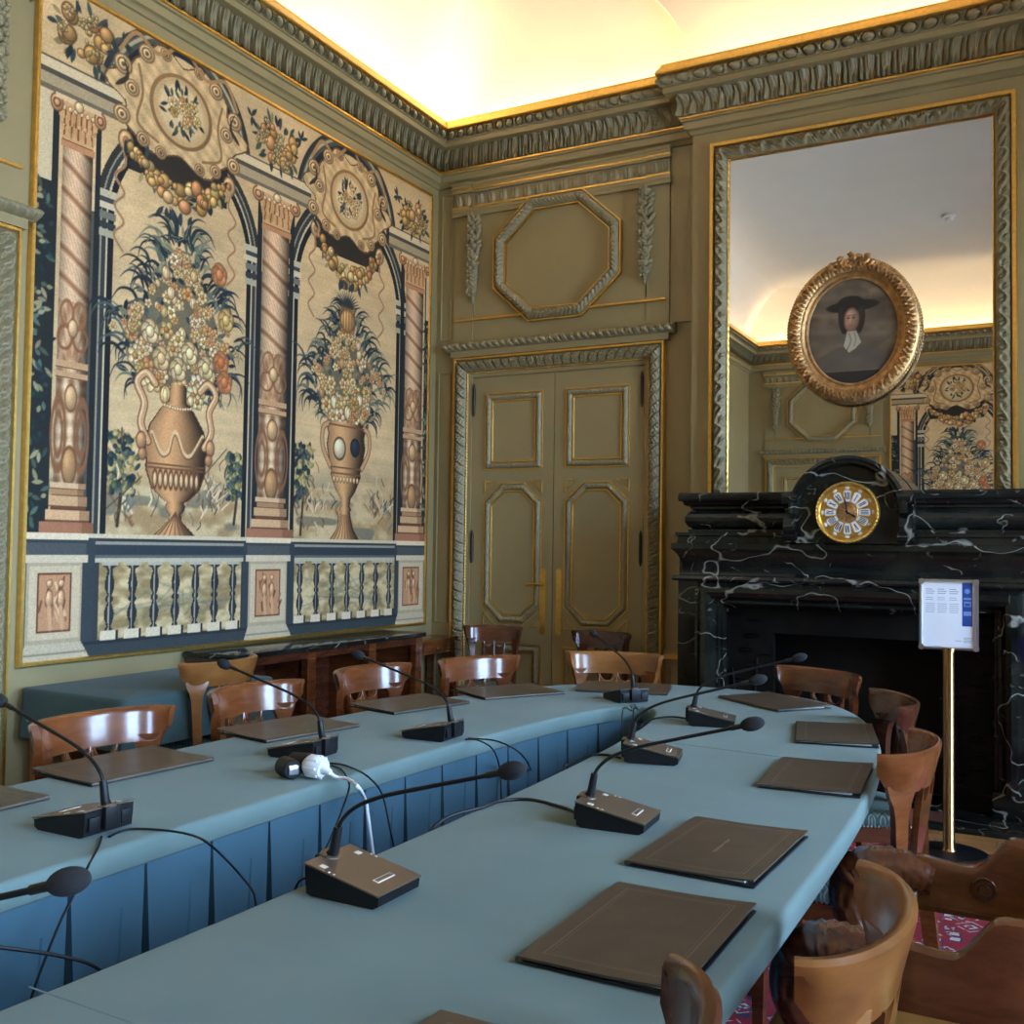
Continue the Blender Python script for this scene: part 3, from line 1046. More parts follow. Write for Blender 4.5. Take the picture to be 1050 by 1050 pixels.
def paint_tapestry():
    p = Paint(TY0, TY1, TZ0, TZ1, 640, 615, CREAM, 5)
    rn = random.Random(11)
    U = rn.uniform
    full = (slice(None), slice(None))

    def jit(c, a=14):
        k = U(-a, a)
        return tuple(max(0, min(255, x + k + U(-5, 5))) for x in c)
    # faded ground
    nA = p.noise(.35, .25) * .6 + p.noise(.09, .06) * .4
    p.I *= (0.90 + .2 * nA)[..., None]
    st = p.noise(1.2, .012)
    p.I *= (0.965 + .06 * st)[..., None]
    # landscape below the vases
    n1 = p.noise(.16, .07) * .55 + p.noise(.05, .03) * .45
    land = np.clip((1.98 - p.Z) / .35, 0, 1)
    a = np.array((164, 136, 98)); b = np.array((205, 184, 148)); c3 = np.array((120, 118, 104))
    t = np.clip((n1 - .3) / .4, 0, 1)[..., None]
    col = a * (1 - t) + b * t
    k = np.clip((p.noise(.22, .06) - .62) / .12, 0, 1)[..., None]
    col = col * (1 - k) + c3 * k
    p.put(full, land * .85, col)

    def tree(y, z0, z1, w):
        p.curve([(y, z0), (y + .02, (z0 + z1) / 2), (y - .01, z1)], .02, (70, 56, 42))
        for i in range(150):
            t = rn.random()
            yy = y + rn.gauss(0, w * .45) ; zz = z0 + (z1 - z0) * (.35 + .65 * t)
            q = rn.random()
            cc = (52, 70, 78) if q < .42 else (96, 106, 92) if q < .7 else (176, 160, 108)
            p.ell(yy, zz, U(.012, .03), U(.010, .022), jit(cc), U(0, 3), .25)
    tree(3.60, 1.52, 2.00, .12); tree(4.43, 1.55, 1.95, .07); tree(5.02, 1.50, 2.08, .11)
    # small riders and figures as loose brown strokes
    for (fy, fz, n) in ((4.28, 1.68, 46), (3.68, 1.63, 30), (5.88, 1.70, 44), (5.10, 1.72, 26), (5.3, 1.6, 14)):
        for i in range(n):
            y, z = rn.gauss(fy, .09), rn.gauss(fz, .085)
            if z < 1.5: continue
            an = U(.6, 2.4)
            cc = rn.choice([(122, 92, 66), (150, 120, 90), (214, 196, 164), (96, 84, 74), (110, 118, 116)])
            p.curve([(y, z), (y + .03 * cos(an), z + .035 * sin(an)), (y + .06 * cos(an + U(-.8, .8)), z + .07 * sin(an))], U(.006, .014), jit(cc))
    p.line([(3.50, 1.58), (3.75, 1.78)], .006, (90, 70, 50)); p.line([(4.17, 1.80), (4.36, 1.98)], .006, (90, 70, 50))

    # arches: shadowed piers, rings and soffits
    for (y0, y1, zs) in ((3.53, 4.49, 3.08), (4.955, 6.035, 3.09)):
        yc, r = (y0 + y1) / 2, (y1 - y0) / 2
        s = p.win(y0 - .13, y1 + .13, 1.48, 4.12)
        Y, Z = p.Y[s], p.Z[s]
        rr = np.hypot((Y - yc) / r, np.maximum(Z - zs, 0) / (r * 1.05))
        pier = ((Y < y0) | (Y > y1)) & (Z < zs)
        arch = (Z >= zs) & (rr > 1) & (rr < 1.24)
        p.put(s, pier | arch, (84, 88, 90))
        e = np.where(Z < zs, np.abs(Y - yc) / r, rr)
        for lo, hi, cc in ((1.00, 1.075, (36, 38, 40)), (1.075, 1.10, (196, 186, 164)), (1.10, 1.15, (62, 66, 68)), (1.15, 1.17, (150, 146, 134)), (1.17, 1.24, (56, 58, 58))):
            p.put(s, ((e > lo) & (e <= hi)) * 1.0, cc)
        for yy in (y0 - .05, y1 + .05):   # imposts
            for dz, w, cc in ((.0, .062, (120, 122, 118)), (.05, .075, (206, 196, 174)), (.085, .06, (70, 76, 82)), (-.05, .06, (60, 66, 74)), (-.09, .066, (176, 170, 152)), (.11, .08, (190, 182, 162))):
                p.rect(yy - w, yy + w, zs + dz - .018, zs + dz + .018, cc)
    # outer arches behind the cartouches
    for yc, r, zc in ((3.955, .50, 3.63), (5.46, .50, 3.62)):
        p.ring(yc, zc, r * .98, .52, .115, (86, 88, 84), 0, pi)
        p.ring(yc, zc, r * 1.07, .57, .03, (52, 58, 64), 0, pi)
        p.ring(yc, zc, r * .90, .475, .04, (40, 46, 54), 0, pi)
        p.ring(yc, zc, r, .535, .018, (178, 170, 146), 0, pi)
        p.rect(yc - .36, yc + .36, 3.36, 3.66, (40, 36, 34), .9)
    # entablature
    for y0, y1 in ((TY0, 3.56), (4.38, 5.06), (5.92, TY1)):
        for z0, z1, cc in ((3.585, 3.61, (120, 112, 98)), (3.61, 3.665, (176, 160, 134)), (3.665, 3.69, (88, 84, 78)), (3.69, 3.735, (214, 198, 170)), (3.735, 3.748, (110, 98, 82))):
            p.rect(y0, y1, z0, z1, cc)
    # dark side strips beside the columns
    for y0, y1 in ((TY0, 3.20), (3.41, 3.44), (4.575, 4.615), (4.865, 4.905), (6.08, 6.13), (6.40, TY1)):
        p.rect(y0, y1, 1.47, 3.58, (44, 48, 50))
    for y0, y1 in ((TY0, 3.16), (6.42, TY1)):
        p.rect(y0, y1, 3.15, 3.58, (206, 192, 164))
        for i in range(90):
            p.leaf(U(y0, y1), U(1.5, 3.1), U(0, 6.3), U(.03, .07), .022, jit(rn.choice([(40, 66, 72), (84, 104, 96), (150, 146, 116)])))

    # columns
    def column(yc, hw):
        def shaft(z0, z1, fn):
            s = p.win(yc - hw, yc + hw, z0, z1)
            Y, Z = p.Y[s], p.Z[s]
            u = (Y - yc) / hw
            inside = (np.abs(u) <= 1) & (Z >= z0) & (Z <= z1)
            sh = 1.04 - .50 * np.abs(u + .18) ** 1.9
            c = fn(u, Z) * sh[..., None]
            p.put(s, inside * 1.0, np.clip(c, 0, 255))
        A, B = np.array((224, 194, 164.)), np.array((152, 104, 76.))

        def spiral(u, Z):
            q = Z * 7.2 + .42 * u * (1 - .15 * u * u)
            f = q - np.floor(q)
            k = np.clip(np.abs(f - .25) / .2, 0, 1)
            beads = .5 + .5 * np.sin(Z * 130 + u * 30)
            k = np.where(f > .5, .72 + .28 * beads, k)
            return A * k[..., None] + B * (1 - k[..., None])

        def reliefs(u, Z):
            k = .5 + .25 * np.sin(Z * 62 + 5 * np.cos(u * 5)) * np.cos(u * 6.5) + .25 * np.sin(Z * 28 + np.abs(u) * 7)
            return np.array((226, 196, 164.)) * k[..., None] + np.array((158, 112, 80.)) * (1 - k[..., None])

        def lower(u, Z):
            k = np.clip(.5 + .5 * np.cos(u * 8.5) * np.cos((Z - 1.95) * 11) + .2 * np.sin(Z * 90), 0, 1)
            return np.array((226, 202, 172.)) * k[..., None] + np.array((150, 110, 82.)) * (1 - k[..., None])
        shaft(1.70, 2.22, lower); shaft(2.22, 2.66, reliefs); shaft(2.60, 3.36, spiral)
        for zz in (2.24, 2.29):
            p.rect(yc - hw * 1.06, yc + hw * 1.06, zz - .016, zz + .016, (196, 158, 124)); p.rect(yc - hw * 1.06, yc + hw * 1.06, zz - .018, zz - .013, (110, 74, 52))
        # mask and scrolls on the lower drum
        p.ell(yc, 2.13, hw * .42, .07, (206, 168, 128), 0, .35, (128, 86, 58))
        for s_ in (-1, 1):
            p.ring(yc + s_ * hw * .75, 1.95, hw * .45, .17, .012, (140, 98, 70)); p.ring(yc + s_ * hw * .75, 1.95, hw * .25, .10, .010, (140, 98, 70))
            p.ring(yc + s_ * hw * .5, 2.42, hw * .45, .055, .012, (140, 96, 68)); p.ring(yc + s_ * hw * .4, 2.54, hw * .4, .06, .011, (150, 104, 76))
        p.ell(yc, 1.80, hw * .5, .10, (184, 142, 100), 0, .3, (124, 84, 56))
        p.ell(yc, 2.47, hw * .33, .05, (214, 178, 138), 0, .35, (130, 88, 60))
        # capital
        for z0, z1, w, cc in ((3.34, 3.375, 1.12, (192, 140, 104)), (3.375, 3.385, 1.02, (112, 68, 46))):
            p.rect(yc - hw * w, yc + hw * w, z0, z1, cc)
        p.poly([(yc - hw * .98, 3.38), (yc + hw * .98, 3.38), (yc + hw * 1.5, 3.585), (yc - hw * 1.5, 3.585)], (206, 168, 128))
        for row, (zz, n, ln) in enumerate(((3.385, 5, .085), (3.44, 6, .10))):
            for i in range(n):
                yy = yc + (i / (n - 1) - .5) * hw * 1.9
                p.leaf(yy, zz, pi / 2 + (yc - yy) * -1.5, ln, hw * .42, jit((200, 156, 114)), (132, 88, 58)); p.ell(yy, zz + ln * .9, hw * .15, .014, (226, 196, 158), 0, .3, (120, 78, 52))
        for s_ in (-1, 1):
            p.ell(yc + s_ * hw * 1.42, 3.54, hw * .42, .046, (206, 162, 122), 0, .3, (118, 76, 52)); p.ring(yc + s_ * hw * 1.42, 3.54, hw * .2, .02, .009, (118, 76, 52))
        p.rect(yc - hw * 1.5, yc + hw * 1.5, 3.565, 3.59, (218, 194, 160))
        p.ell(yc, 3.56, hw * .3, .03, (226, 200, 160), 0, .3, (120, 80, 54))
        # base
        for z0, z1, w, c0, c1 in ((1.685, 1.72, 1.15, (214, 180, 146), 0), (1.655, 1.685, 1.02, (176, 136, 102), 0), (1.60, 1.655, 1.22, (204, 166, 128), 1), (1.585, 1.60, 1.1, (120, 78, 54), 0), (1.53, 1.585, 1.42, (212, 172, 134), 1), (1.470, 1.53, 1.75, (172, 118, 92), 0)):
            p.rect(yc - hw * w, yc + hw * w, z0, z1, c0); p.rect(yc + hw * w * .55, yc + hw * w, z0, z1, (110, 74, 52), .4); p.rect(yc - hw * w, yc + hw * w, z0, z0 + .007, (92, 60, 42), .8)
    column(3.305, .088); column(4.74, .118); column(6.265, .118)

    # flowers, fruit
    FL = [(224, 206, 164), (212, 188, 140), (230, 214, 184), (202, 172, 122), (220, 198, 156), (208, 160, 116)]

    def flower(y, z, r, cc=None):
        cc = cc or jit(rn.choice(FL))
        n = rn.choice((5, 6, 7)); a0 = U(0, 6)
        for i in range(n):
            an = a0 + i * 2 * pi / n
            p.ell(y + cos(an) * r * .55, z + sin(an) * r * .55, r * .52, r * .40, jit(cc, 8), an, .3, (122, 94, 62))
        p.ell(y, z, r * .38, r * .38, jit((180, 134, 76)), 0, .35, (110, 76, 46))

    def tulip(y, z, r):
        cc = jit(rn.choice(FL))
        p.ell(y, z, r * .7, r, cc, U(-.3, .3), .3, (118, 90, 58)); p.ell(y, z - r * .1, r * .3, r * .85, jit(cc), 0, .25, (140, 108, 72))

    def fruit(y, z, r):
        cc = jit(rn.choice([(204, 164, 104), (186, 148, 92), (214, 184, 132), (196, 138, 96), (170, 142, 92)]))
        p.ell(y, z, r, r * U(.85, 1.15), cc, 0, .42, (104, 78, 48))

    def cluster(yc, zc, ry, rz, n, dark=.5):
        for i in range(int(n * .9)):
            an = U(0, 6.3); k = U(.7, 1.12)
            p.leaf(yc + cos(an) * ry * k * .8, zc + sin(an) * rz * k * .8, an + U(-.6, .6), U(.05, .10), U(.02, .034), jit(rn.choice([(48, 60, 66), (84, 92, 84), (150, 138, 98), (66, 78, 80)])), None)
        for i in range(n):
            q = sqrt(rn.random()) * .85; an = U(0, 6.3)
            y, z = yc + cos(an) * ry * q, zc + sin(an) * rz * q
            if rn.random() < .3:
                for j in range(9):
                    p.ell(y + U(-.03, .03), z + U(-.035, .03), .013, .013, jit((176, 156, 112)), 0, .4, (90, 76, 54))
            else:
                fruit(y, z, U(.022, .046))

    # spandrel fruit heaps above the columns
    cluster(3.33, 3.92, .20, .14, 30); cluster(4.74, 3.89, .20, .14, 32); cluster(6.24, 3.87, .20, .12, 28)
    for yy, zz in ((3.52, 3.93), (3.56, 4.0), (4.50, 3.98), (4.95, 4.0), (6.02, 3.98)):
        for i in range(6):
            p.leaf(yy, zz, U(0, 6.3), U(.05, .08), .022, (56, 66, 70))

    # cartouches
    for yc, zc, kx in ((3.96, 3.79, 1.0), (5.46, 3.77, .95)):
        W = .44 * kx
        outl = []
        for i in range(60):
            a_ = i * 2 * pi / 60
            r_ = 1 + .10 * cos(6 * a_ + .4) + .06 * cos(10 * a_)
            outl.append((yc + W * r_ * cos(a_) * (1 - .12 * sin(a_)), zc + .285 * r_ * sin(a_)))
        p.poly([(yc + (y - yc) * 1.03, zc + (z - zc) * 1.04) for y, z in outl], (112, 84, 58))
        p.poly(outl, (206, 178, 138), tone=lambda Y, Z: 1.0 + .10 * np.sin(Y * 60 + Z * 30) * np.cos(Z * 55))
        for s_ in (-1, 1):
            for (dy, dz, r_) in ((.40, .10, .06), (.40, -.16, .055), (.25, .22, .055), (.26, -.24, .045), (.34, .0, .05), (.12, .27, .04), (.14, -.27, .04)):
                y_, z_ = yc + s_ * dy * kx, zc + dz
                p.ell(y_, z_, r_, r_ * .9, (216, 190, 150), 0, .3, (136, 102, 70)); p.ring(y_, z_, r_ * .55, r_ * .5, .010, (130, 98, 66)); p.ell(y_, z_, .012, .012, (120, 88, 60))
            p.curve([(yc + s_ * .42 * kx, zc + .17), (yc + s_ * .32 * kx, zc + .30), (yc + s_ * .18 * kx, zc + .25), (yc + s_ * .06, zc + .33)], .022, (172, 136, 94))
            p.curve([(yc + s_ * .30 * kx, zc + .14), (yc + s_ * .27 * kx, zc), (yc + s_ * .30 * kx, zc - .16), (yc + s_ * .16 * kx, zc - .22)], .016, (150, 116, 80))
            p.curve([(yc + s_ * .44 * kx, zc - .02), (yc + s_ * .37 * kx, zc + .05), (yc + s_ * .40 * kx, zc + .14)], .03, (66, 58, 52), taper=True)
        p.ell(yc, zc, .225 * kx, .20, (150, 116, 80), 0, .1); p.ell(yc, zc, .20 * kx, .18, (216, 196, 160), 0, .08, (196, 168, 128))
        for i in range(34):
            an = U(0, 6.3); k = U(.35, 1)
            p.leaf(yc + cos(an) * .12 * k * kx, zc + sin(an) * .11 * k, an + U(-.7, .7), U(.04, .07), .020, jit(rn.choice([(48, 56, 62), (86, 90, 82)])))
        for i in range(16):
            q = sqrt(rn.random()); an = U(0, 6.3)
            flower(yc + cos(an) * .11 * q * kx, zc + sin(an) * .10 * q, U(.022, .036))
        # swag under the cartouche
        for s_ in (-1, 1):
            p.ell(yc + s_ * .37 * kx, zc - .29, .05, .06, (206, 176, 136), 0, .3, (120, 88, 60)); p.ell(yc + s_ * .37 * kx, zc - .29, .022, .026, (170, 116, 88), 0, .3)
            rb = [(yc + s_ * .38 * kx, zc - .34)]
            for i in range(1, 8):
                rb.append((yc + s_ * (.38 * kx + .03 * (-1) ** i) + s_ * .02, zc - .34 - .075 * i))
            p.curve(rb, .016, (188, 150, 116)); p.curve(rb, .006, (140, 104, 80))
        for i in range(44):
            t_ = i / 43
            y_ = yc + (t_ - .5) * .72 * kx; z_ = zc - .30 - .20 * sin(pi * t_) * (.8 if kx == 1 else 1.1)
            an = U(0, 6.3)
            p.leaf(y_ + U(-.03, .03), z_ + U(-.05, .03), an, U(.05, .09), .026, jit(rn.choice([(52, 60, 62), (170, 148, 104), (96, 96, 82)])))
        for i in range(58):
            t_ = rn.random()
            y_ = yc + (t_ - .5) * .70 * kx; z_ = zc - .30 - .20 * sin(pi * t_) * (.8 if kx == 1 else 1.1)
            sp = .02 + .06 * sin(pi * t_)
            fruit(y_ + U(-.02, .02), z_ + U(-sp, sp * .8), U(.016, .026 + .024 * sin(pi * t_)))
        for i in range(7):
            p.leaf(yc + U(-.12, .14), zc - .55, -pi / 2 + U(-.7, .7), U(.06, .10), .03, (58, 70, 74))

    # bouquets
    def bouquet(yc, z0, z1, hw, dense):
        H_ = z1 - z0
        prof_ = lambda t: hw * (sin(pi * min(1, .12 + t * .88)) ** .75 if t < .45 else (1 - (t - .45) / .62) * 1.0)
        p.ell(yc, z0 + H_ * .38, hw * .62, H_ * .36, (84, 84, 74), 0, .1, None, .75)
        for i in range(150):
            t = rn.random() ** .8
            s_ = rn.choice((-1, 1))
            w_ = prof_(t)
            y, z = yc + s_ * w_ * U(.45, .95), z0 + H_ * t
            an = pi / 2 - s_ * (.25 + 1.15 * (1 - t)) + U(-.35, .35)
            L = U(.08, .19)
            cv = U(.3, 1.2) * -s_
            pts = [(y, z), (y + L * .5 * cos(an), z + L * .5 * sin(an)), (y + L * .85 * cos(an + cv * .5), z + L * .85 * sin(an + cv * .5)), (y + L * 1.05 * cos(an + cv), z + L * 1.05 * sin(an + cv))]
            p.curve(pts, U(.014, .026), jit(rn.choice([(36, 48, 60), (42, 54, 62), (78, 92, 94), (120, 126, 112)]), 8), taper=True)
        for i in range(150):
            t = rn.random(); s_ = rn.choice((-1, 1))
            w_ = prof_(t)
            p.leaf(yc + s_ * w_ * U(.1, 1.0), z0 + H_ * t, U(0, 6.3), U(.045, .085), U(.02, .032), jit(rn.choice([(40, 52, 62), (48, 62, 68), (98, 108, 100), (142, 136, 108)]), 10), (110, 118, 108) if rn.random() < .3 else None)
        for i in range(dense):
            t = rn.random() ** 1.15; w_ = prof_(t) * .74
            y, z = yc + U(-1, 1) * w_, z0 + H_ * (.02 + t * .86)
            r = U(.028, .058) * (1.1 - .45 * t)
            (flower if rn.random() < .7 else tulip)(y, z, r)
        for i in range(16):
            a_ = U(0, pi)
            y, z = yc + cos(a_) * hw * .95, z0 + H_ * (.35 + .3 * sin(a_) * U(.2, 1))
            flower(y, z, U(.018, .03), jit(rn.choice([(206, 150, 108), (214, 190, 150)])))
    bouquet(3.985, 2.20, 3.12, .47, 150)
    for (y, z, c_) in ((4.30, 2.47, (206, 128, 88)), (4.33, 2.36, (206, 132, 92)), (4.27, 2.97, (206, 136, 96)), (3.78, 2.55, (226, 206, 166)), (4.06, 2.48, (228, 208, 168)), (3.98, 2.38, (222, 200, 156)), (4.18, 2.42, (222, 200, 160)), (3.86, 2.42, (222, 196, 150)), (4.33, 2.72, (212, 178, 120))):
        [p.ell(y + .03 * cos(k), z + .035 * sin(k), .035, .042, jit(c_, 8), k, .3, (128, 98, 66)) for k in (0.4, 1.7, 2.9, 4.1, 5.3)]; p.ell(y, z, .03, .036, jit(c_), 0, .3, (130, 98, 64))
    bouquet(5.47, 2.26, 2.98, .46, 120)
    # the fruit with a spiky crown at the top of the second bouquet
    for i in range(14):
        an = pi / 2 + (i - 6.5) * .19
        p.curve([(5.46, 3.02), (5.46 + .07 * cos(an), 3.02 + .08 * sin(an)), (5.46 + .12 * cos(an) * 1.2, 3.02 + .13 * sin(an))], .018, (52, 62, 68), taper=True)
    p.ell(5.46, 2.95, .085, .085, (204, 164, 110), 0, .35, (116, 82, 50))
    for i in range(5): p.ring(5.46 + (i - 2) * .03, 2.95, .02, .08, .006, (140, 102, 66))

    # vases
    def vase(yc, prof_, c0):
        L = [(yc - w, z) for w, z in prof_]; Rr = [(yc + w, z) for w, z in reversed(prof_)]
        zs = np.array([z for w, z in prof_]); wsd = np.array([w for w, z in prof_])
        o = np.argsort(zs)

        def tone(Y, Z):
            u = (Y - yc) / np.interp(Z, zs[o], wsd[o])
            return 1.2 - .6 * np.abs(u + .35) ** 1.5
        p.poly([(yc + (y - yc) * 1.06, z) for y, z in L + Rr], (92, 62, 42))
        p.poly(L + Rr, c0, tone=tone)
    V1 = [(.055, 2.30), (.06, 2.20), (.11, 2.16), (.185, 2.06), (.215, 1.95), (.20, 1.86), (.205, 1.845), (.20, 1.82), (.165, 1.73), (.085, 1.665), (.055, 1.655), (.068, 1.635), (.06, 1.61), (.04, 1.59), (.045, 1.555), (.085, 1.52), (.14, 1.475), (.145, 1.455)]
    vase(3.985, V1, (182, 138, 98))
    V2 = [(.17, 2.26), (.20, 2.22), (.185, 2.17), (.20, 2.10), (.175, 2.0), (.15, 1.93), (.155, 1.90), (.10, 1.80), (.055, 1.755), (.045, 1.70), (.062, 1.68), (.05, 1.66), (.065, 1.60), (.09, 1.54), (.15, 1.475), (.155, 1.45)]
    vase(5.475, V2, (182, 142, 102))
    BR = (112, 74, 50)
    for zz in (1.855, 1.835): p.line([(3.79, zz), (4.18, zz)], .010, (120, 82, 58))
    for i in range(9):
        y_ = 3.985 + (i - 4) * .037
        p.ring(y_, 1.775, .015, .045, .008, BR); p.ell(y_, 1.775, .010, .035, (222, 190, 150), 0, .2)
    p.curve([(3.81, 2.02), (3.87, 1.92), (3.93, 1.93), (3.97, 2.04), (4.03, 1.93), (4.09, 1.92), (4.17, 2.03)], .022, (218, 186, 146)); p.curve([(3.81, 2.01), (3.87, 1.905), (3.93, 1.915), (3.97, 2.02), (4.03, 1.915), (4.09, 1.905), (4.17, 2.02)], .007, BR)
    for i in range(11): p.ell(3.985 + (i - 5) * .0185, 2.175 - .012 * cos((i - 5) * .3), .010, .010, (226, 196, 158), 0, .4, BR)
    for i in range(7): p.curve([(3.985, 1.60), (3.985 + (i - 3) * .02, 1.53), (3.985 + (i - 3) * .042, 1.465)], .006, BR)
    for s_ in (-1, 1):
        q = [(3.985 + s_ * .20, 1.97), (3.985 + s_ * .25, 2.06), (3.985 + s_ * .23, 2.17), (3.985 + s_ * .28, 2.27), (3.985 + s_ * .22, 2.33), (3.985 + s_ * .16, 2.28)]
        p.curve(q, .050, BR); p.curve(q, .036, (200, 160, 122)); p.curve([(y - .008, z + .004) for y, z in q], .010, (232, 202, 164))
        p.ell(3.985 + s_ * .245, 1.97, .035, .05, (190, 146, 108), 0, .35, BR); p.ell(3.985 + s_ * .235, 1.90, .03, .035, (176, 132, 96), 0, .35, BR)
        q = [(5.475 + s_ * .19, 2.24), (5.475 + s_ * .25, 2.20), (5.475 + s_ * .25, 2.08), (5.475 + s_ * .17, 1.96)]
        p.curve(q, .040, BR); p.curve(q, .028, (198, 158, 120))
    for zz, w_ in ((1.955, .165), (1.915, .155), (2.235, .19)): p.line([(5.475 - w_, zz), (5.475 + w_, zz)], .011, (120, 82, 58))
    p.ell(5.40, 2.08, .07, .08, (222, 206, 178), 0, .35, (90, 66, 48)); p.ell(5.57, 2.10, .055, .065, (48, 60, 78), 0, .3, (40, 36, 36))
    for i in range(8): p.ell(5.475 + (i - 3.5) * .036, 1.875, .014, .022, (216, 182, 142), 0, .4, BR)
    for i in range(7): p.curve([(5.475 + (i - 3) * .013, 1.64), (5.475 + (i - 3) * .02, 1.56), (5.475 + (i - 3) * .042, 1.46)], .006, BR)

    # balustrade
    p.rect(TY0, TY1, TZ0, 1.47, (62, 66, 70))
    for z0, z1, cc in ((1.452, 1.476, (206, 194, 172)), (1.44, 1.452, (60, 58, 58)), (1.425, 1.44, (150, 150, 144)), (1.37, 1.425, (56, 66, 76)), (1.355, 1.37, (100, 106, 108)), (1.332, 1.355, (186, 180, 164))):
        p.rect(TY0, TY1, z0, z1, cc)
    nb = p.noise(.12, .05) * .6 + p.noise(.04, .02) * .4
    for y0, y1 in ((3.50, 4.50), (4.96, 6.06)):
        s = p.win(y0, y1, .95, 1.335)
        t = np.clip((nb[s] - .3) / .4, 0, 1)[..., None]
        Y, Z = p.Y[s], p.Z[s]
        ins = (Y > y0) & (Y < y1) & (Z > .95) & (Z < 1.334)
        p.put(s, ins * 1.0, np.array((150, 130, 92.)) * (1 - t) + np.array((208, 188, 150.)) * t)
        for i in range(20):
            p.curve([(U(y0 + .05, y1 - .05), U(1.0, 1.1)), (U(y0 + .05, y1 - .05), U(1.1, 1.3))], .012, jit(rn.choice([(96, 112, 104), (176, 158, 110), (120, 128, 122)])), alpha=.35)
        for i in range(7):
            yb = y0 + .065 + (y1 - y0 - .13) * i / 6
            pr = [(.044, 1.33), (.044, 1.315), (.017, 1.30), (.016, 1.285), (.030, 1.23), (.028, 1.20), (.013, 1.165), (.025, 1.155), (.025, 1.14), (.013, 1.13), (.032, 1.08), (.029, 1.05), (.013, 1.01), (.022, 1.0), (.022, .985)]
            p.poly([(yb - w, z) for w, z in pr] + [(yb + w, z) for w, z in reversed(pr)], (46, 52, 60))
            p.poly([(yb - w * .30, z) for w, z in pr] + [(yb + w * .02, z) for w, z in reversed(pr)], (160, 156, 146))
            p.rect(yb - .05, yb + .05, 1.315, 1.332, (176, 172, 160))
            p.rect(yb - .05, yb + .045, .945, .992, (214, 200, 178)); p.rect(yb + .045, yb + .062, .945, .992, (40, 44, 52))
    p.rect(TY0, TY1, TZ0, .945, (60, 70, 76)); p.rect(TY0, TY1, .925, .945, (46, 52, 58))
    for y0, y1 in ((TY0 + .01, 3.40), (4.565, 4.90), (6.11, TY1 - .01)):
        p.rect(y0 - .05, y1 + .07, .945, 1.45, (62, 70, 78))
        p.rect(y0 - .03, y1 + .03, 1.445, 1.476, (222, 206, 182)); p.rect(y0 - .02, y1 + .02, 1.37, 1.43, (84, 90, 94)); p.rect(y0 - .03, y1 + .03, 1.335, 1.372, (206, 192, 170))
        p.rect(y0, y1, .95, 1.335, (176, 162, 140)); p.rect(y0 + .012, y1 - .012, .97, 1.315, (200, 184, 158))
        p.rect(y0 + .055, y1 - .06, 1.0, 1.285, (120, 72, 50)); p.rect(y0 + .065, y1 - .07, 1.01, 1.275, (190, 144, 110))
        ym = (y0 + y1) / 2
        for i in range(22):
            yy, zz = rn.gauss(ym, .05), U(1.03, 1.22)
            an = U(1.1, 2.0)
            p.line([(yy, zz), (yy + .05 * cos(an), zz + .05 * sin(an))], U(.008, .016), jit(rn.choice([(124, 76, 54), (220, 182, 146), (160, 112, 84)])))
        for dy in (-.03, .035):
            p.ell(ym + dy, 1.235, .017, .02, (216, 176, 140), 0, .3, (120, 74, 52)); p.ell(ym + dy, 1.16, .022, .05, (208, 166, 130), 0, .35, (120, 74, 52)); p.line([(ym + dy, 1.12), (ym + dy + .01, 1.02)], .022, (206, 162, 126))
        p.poly([(y0 - .03, .872), (y1 + .05, .872), (y1, .95), (y0, .95)], (190, 178, 156)); p.line([(y0 - .02, .90), (y1 + .03, .90)], .008, (130, 124, 114))
    # weave, fading
    w1 = p.R.rand(*p.Y.shape)
    p.I *= (.95 + .1 * w1)[..., None]
    g = p.I.mean(2, keepdims=True)
    p.I = (p.I * .93 + g * .07) * np.array((1.0, .965, .89)) * 1.0
    p.I = np.clip((p.I - .5) * 1.16 + .515, .02, 1)
    return p


TP = paint_tapestry()


def hang_tapestry(mapf, label, mat_edge='gilt'):
    t = bpy.data.objects.new('tapestry', None); C.objects.link(t)
    tag(t, label, 'tapestry')
    f = TP.mesh('woven_field', lambda a, b, v: mapf(a, b, v + .022), 'tapestry', t)
    pts = rect(TY0 - .022, TZ0 - .022, TY1 + .022, TZ1 + .022)
    MB().sweep(pts, True, [(0, .002), (0, .030), (.004, .034), (.016, .034), (.020, .026), (.024, .018)], mapf).build('gilt_frame', 'gilt', t)
    MB().prism(rect(TY0, TZ0, TY1, TZ1), .002, .020, mapf).build('lining', 'dark_cloth', t, smooth=False)
    return t


hang_tapestry(on_left, 'large tapestry of two flower vases under arches on the left wall')
hang_tapestry(lambda a, b, v: on_rear(-2.13 + (a - TY0), b, v), 'tapestry with column and flowers, seen only reflected in the mirror')


# ------------------------------------------------------------------ fireplace, mirror, portrait, clock
FX = -1.05


def fire_path(h, yf):
    return [(FX - h, YC - .062), (FX - h, yf), (FX + h, yf), (FX + h, YC - .062)]


fp = thing('fireplace', 'monumental black veined marble fireplace under the tall mirror', 'fireplace', (FX, 6.2, 0))
YM = YC - .062


def part(mb, name, mat, parent, **kw):
    o = mb.build(name, mat, parent, **kw)
    # parent sits at a location: shift the vertices into its space
    p = parent
    off = Vector((0, 0, 0))
    while p is not None:
        off += p.location
        p = p.parent
    if off.length > 0:
        o.data.transform(Matrix.Translation(-off))
    return o


